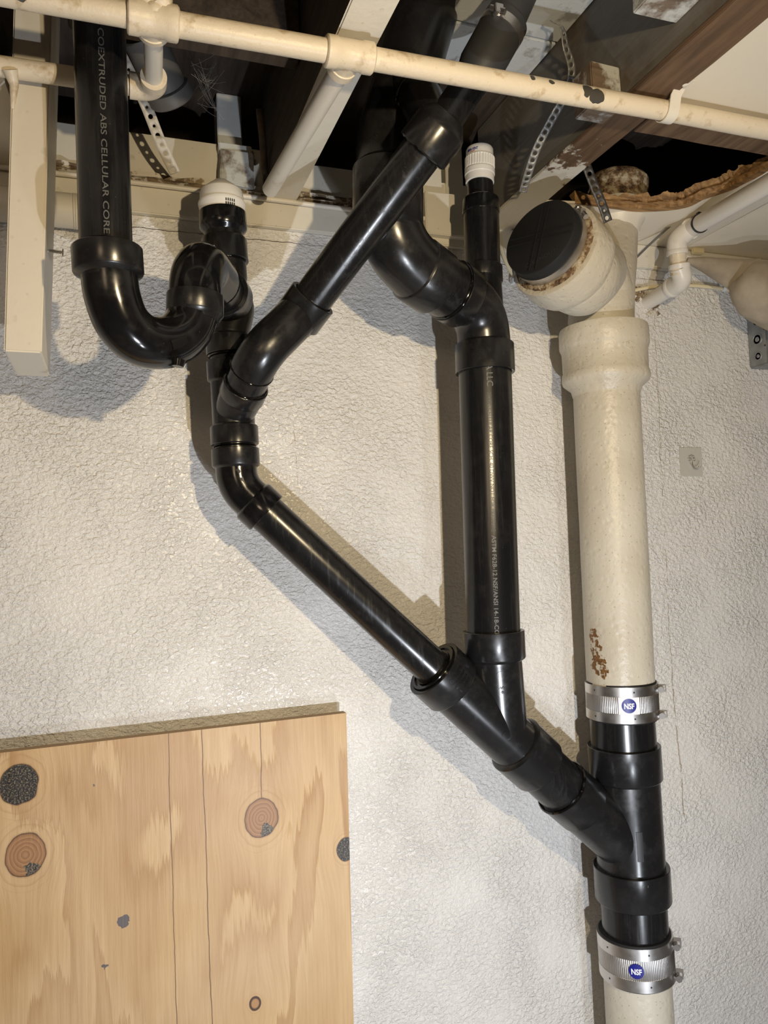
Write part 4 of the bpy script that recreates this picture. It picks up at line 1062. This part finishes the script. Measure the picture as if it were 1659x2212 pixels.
# broken render round the pipe hole: dark irregular patch of exposed rubble
bm = B()
hc = U(1385, 650, YW)
for i in range(60):
    a = random.uniform(0, 1); p = between(U(1372, 622, YW), U(1408, 672, YW), a)+Vector((random.uniform(-.012, .020), random.uniform(-.003, .001), random.uniform(-.010, .008)))
    bmesh.ops.create_icosphere(bm, subdivisions=1, radius=random.uniform(.002, .006), matrix=Matrix.Translation(p))
for v in bm.verts: v.co += Vector((noise.noise(v.co*200), noise.noise(v.co*210), noise.noise(v.co*190)))*.002
tag(obj('broken_render', bm, ROTWOOD), 'crumbling dark render around the pipe hole in the wall', 'rubble', kind='stuff')

# yellow foam piece and tan wrapped elbow
block('foam_scrap', tuple(U(1503, 545, 1.262)-Vector((.002, .0, .0))), tuple(U(1520, 530, 1.262)+Vector((.002, .012, .004))), CABLE, 'small yellowish scrap stuck under the ceiling beside the white elbow', 'scrap', .001)
WR = thing('wrapped_pipe', 'tan cloth-wrapped pipe elbow coming in from the right edge', 'insulated pipe', U(1640, 640, 1.17))
bm = B(); tube(bm, spline([U(1484, 562, 1.235), U(1530, 574, 1.22), U(1580, 590, 1.20), U(1625, 602, 1.18)], 6), [.006+.034*i/18 for i in range(19)], 32, wob=.0015); obj('tapered_wrap', bm, WRAP, WR)
bm = B(); tube(bm, spline([U(1602, 592, 1.17), U(1632, 618, 1.16), U(1668, 640, 1.155), U(1720, 670, 1.15), U(1820, 720, 1.14)], 6), [.030, .037, .042, .046, .049, .052, .054, .056]+[.058]*17, 40, wob=.004); obj('elbow_wrap', bm, WRAP, WR)

# electrical box
eb0 = U(1612, 690, YW); eb1 = U(1622, 797, YW)
EX = eb0.x; z1 = eb0.z+.012; z0 = U(1618, 797, YW).z
EB = thing('junction_box', 'grey steel electrical box with round knockouts on the wall at right edge', 'electrical box', Vector((EX, YW, z0)))
bm = B(); box(bm, (EX, YW-.052, z0), (EX+.11, YW, z1), bev=.003); obj('box', bm, GALV, EB)
for i, (zz, rr_) in enumerate(((.80, .0105), (.48, .0140), (.18, .0105))):
    bm = B(); c_ = Vector((EX, YW-.026, z0+(z1-z0)*zz)); lathe(bm, c_+Vector((.0003, 0, 0)), Vector((-1, 0, 0)), [(0, rr_), (.0012, rr_-.0008), (.0012, rr_*.72), (.0003, rr_*.68), (.0003, rr_*.4), (.0010, rr_*.35), (.0010, .0001)], 24); obj('knockout', bm, GALV, EB)
for zz in (.62, .33):
    bm = B(); lathe(bm, Vector((EX-.0002, YW-.046, z0+(z1-z0)*zz)), Vector((-1, 0, 0)), [(0, .002), (.0004, .002), (.0004, .0001)], 12); obj('screw_hole', bm, DSLOT, EB)

# adhesive hook
h0 = U(1467, 967, YW-.002); h1 = U(1520, 1031, YW-.002)
HK = thing('adhesive_hook', 'clear square adhesive wall hook with a small metal hook', 'wall hook', Vector(((h0.x+h1.x)/2, YW, (h0.z+h1.z)/2)))
bm = B(); box(bm, (h0.x, YW-.0035, h1.z+.002), (h1.x-.002, YW-.001, h0.z), bev=.0008); hp_ = obj('clear_pad', bm, FILM, HK)
cx = (h0.x+h1.x)/2-.001; cz = (h0.z+h1.z)/2
bm = B()
for i in range(5):
    a = PI*(.05+.225*i); cc_ = Vector((cx+.0065*math.cos(a), YW-.0045, cz+.006+.0065*math.sin(a)))
    tube(bm, [cc_+Vector((.0035*math.cos(b_), 0, .0035*math.sin(b_))) for b_ in [2*PI*j/12 for j in range(13)]], .0005, 6)
tube(bm, [(cx, YW-.005, cz+.010), (cx-.003, YW-.005, cz-.006), (cx-.006, YW-.005, cz-.001)], .0005, 6)
obj('flower_outline', bm, STEEL, hp_)
bm = B(); tube(bm, spline([(cx, YW-.004, cz+.004), (cx+.001, YW-.006, cz-.008), (cx+.003, YW-.010, cz-.013), (cx+.008, YW-.016, cz-.012), (cx+.010, YW-.018, cz-.006)], 5), .0014, 10); obj('hook', bm, STEEL, HK)

# ------------------------------------------------------------------ plywood sheet
pr = U(748, 1540, 1.25); zt = pr.z
bm = B(); prism(bm, [(-.85, 1.250, 0.0), (U(762, 2212, 1.25).x-.006, 1.250, 0.0), (pr.x, 1.250, zt), (-.85, 1.250, zt-.004)], (0, .018, 0))
for f in bm.faces: f.material_index = 0 if abs(f.calc_center_median().y-1.25) < .001 else 1
tag(obj('plywood_sheet', bm, [PLY, PLYE]), 'knotty unpainted plywood sheet leaning against the white wall at lower left', 'plywood sheet')

# groups of like things
for pre, g in (('steel_coupling', 'steel couplings on the main stack'), ('perforated_strap', 'perforated metal straps hanging from the ceiling'),
               ('ceiling_joist', 'ceiling joists'), ('wood_block', 'rough wood blocks on the right joist'), ('cripple_board', 'short upright boards on the sill'),
               ('cable_clip', 'clips holding the cream cable'), ('blocking_board', 'blocking boards in the left joist bay'), ('packing_block', 'packing blocks on the sill')):
    for o in COL.objects:
        if o.parent is None and o.name.split('.')[0] == pre: o['group'] = g
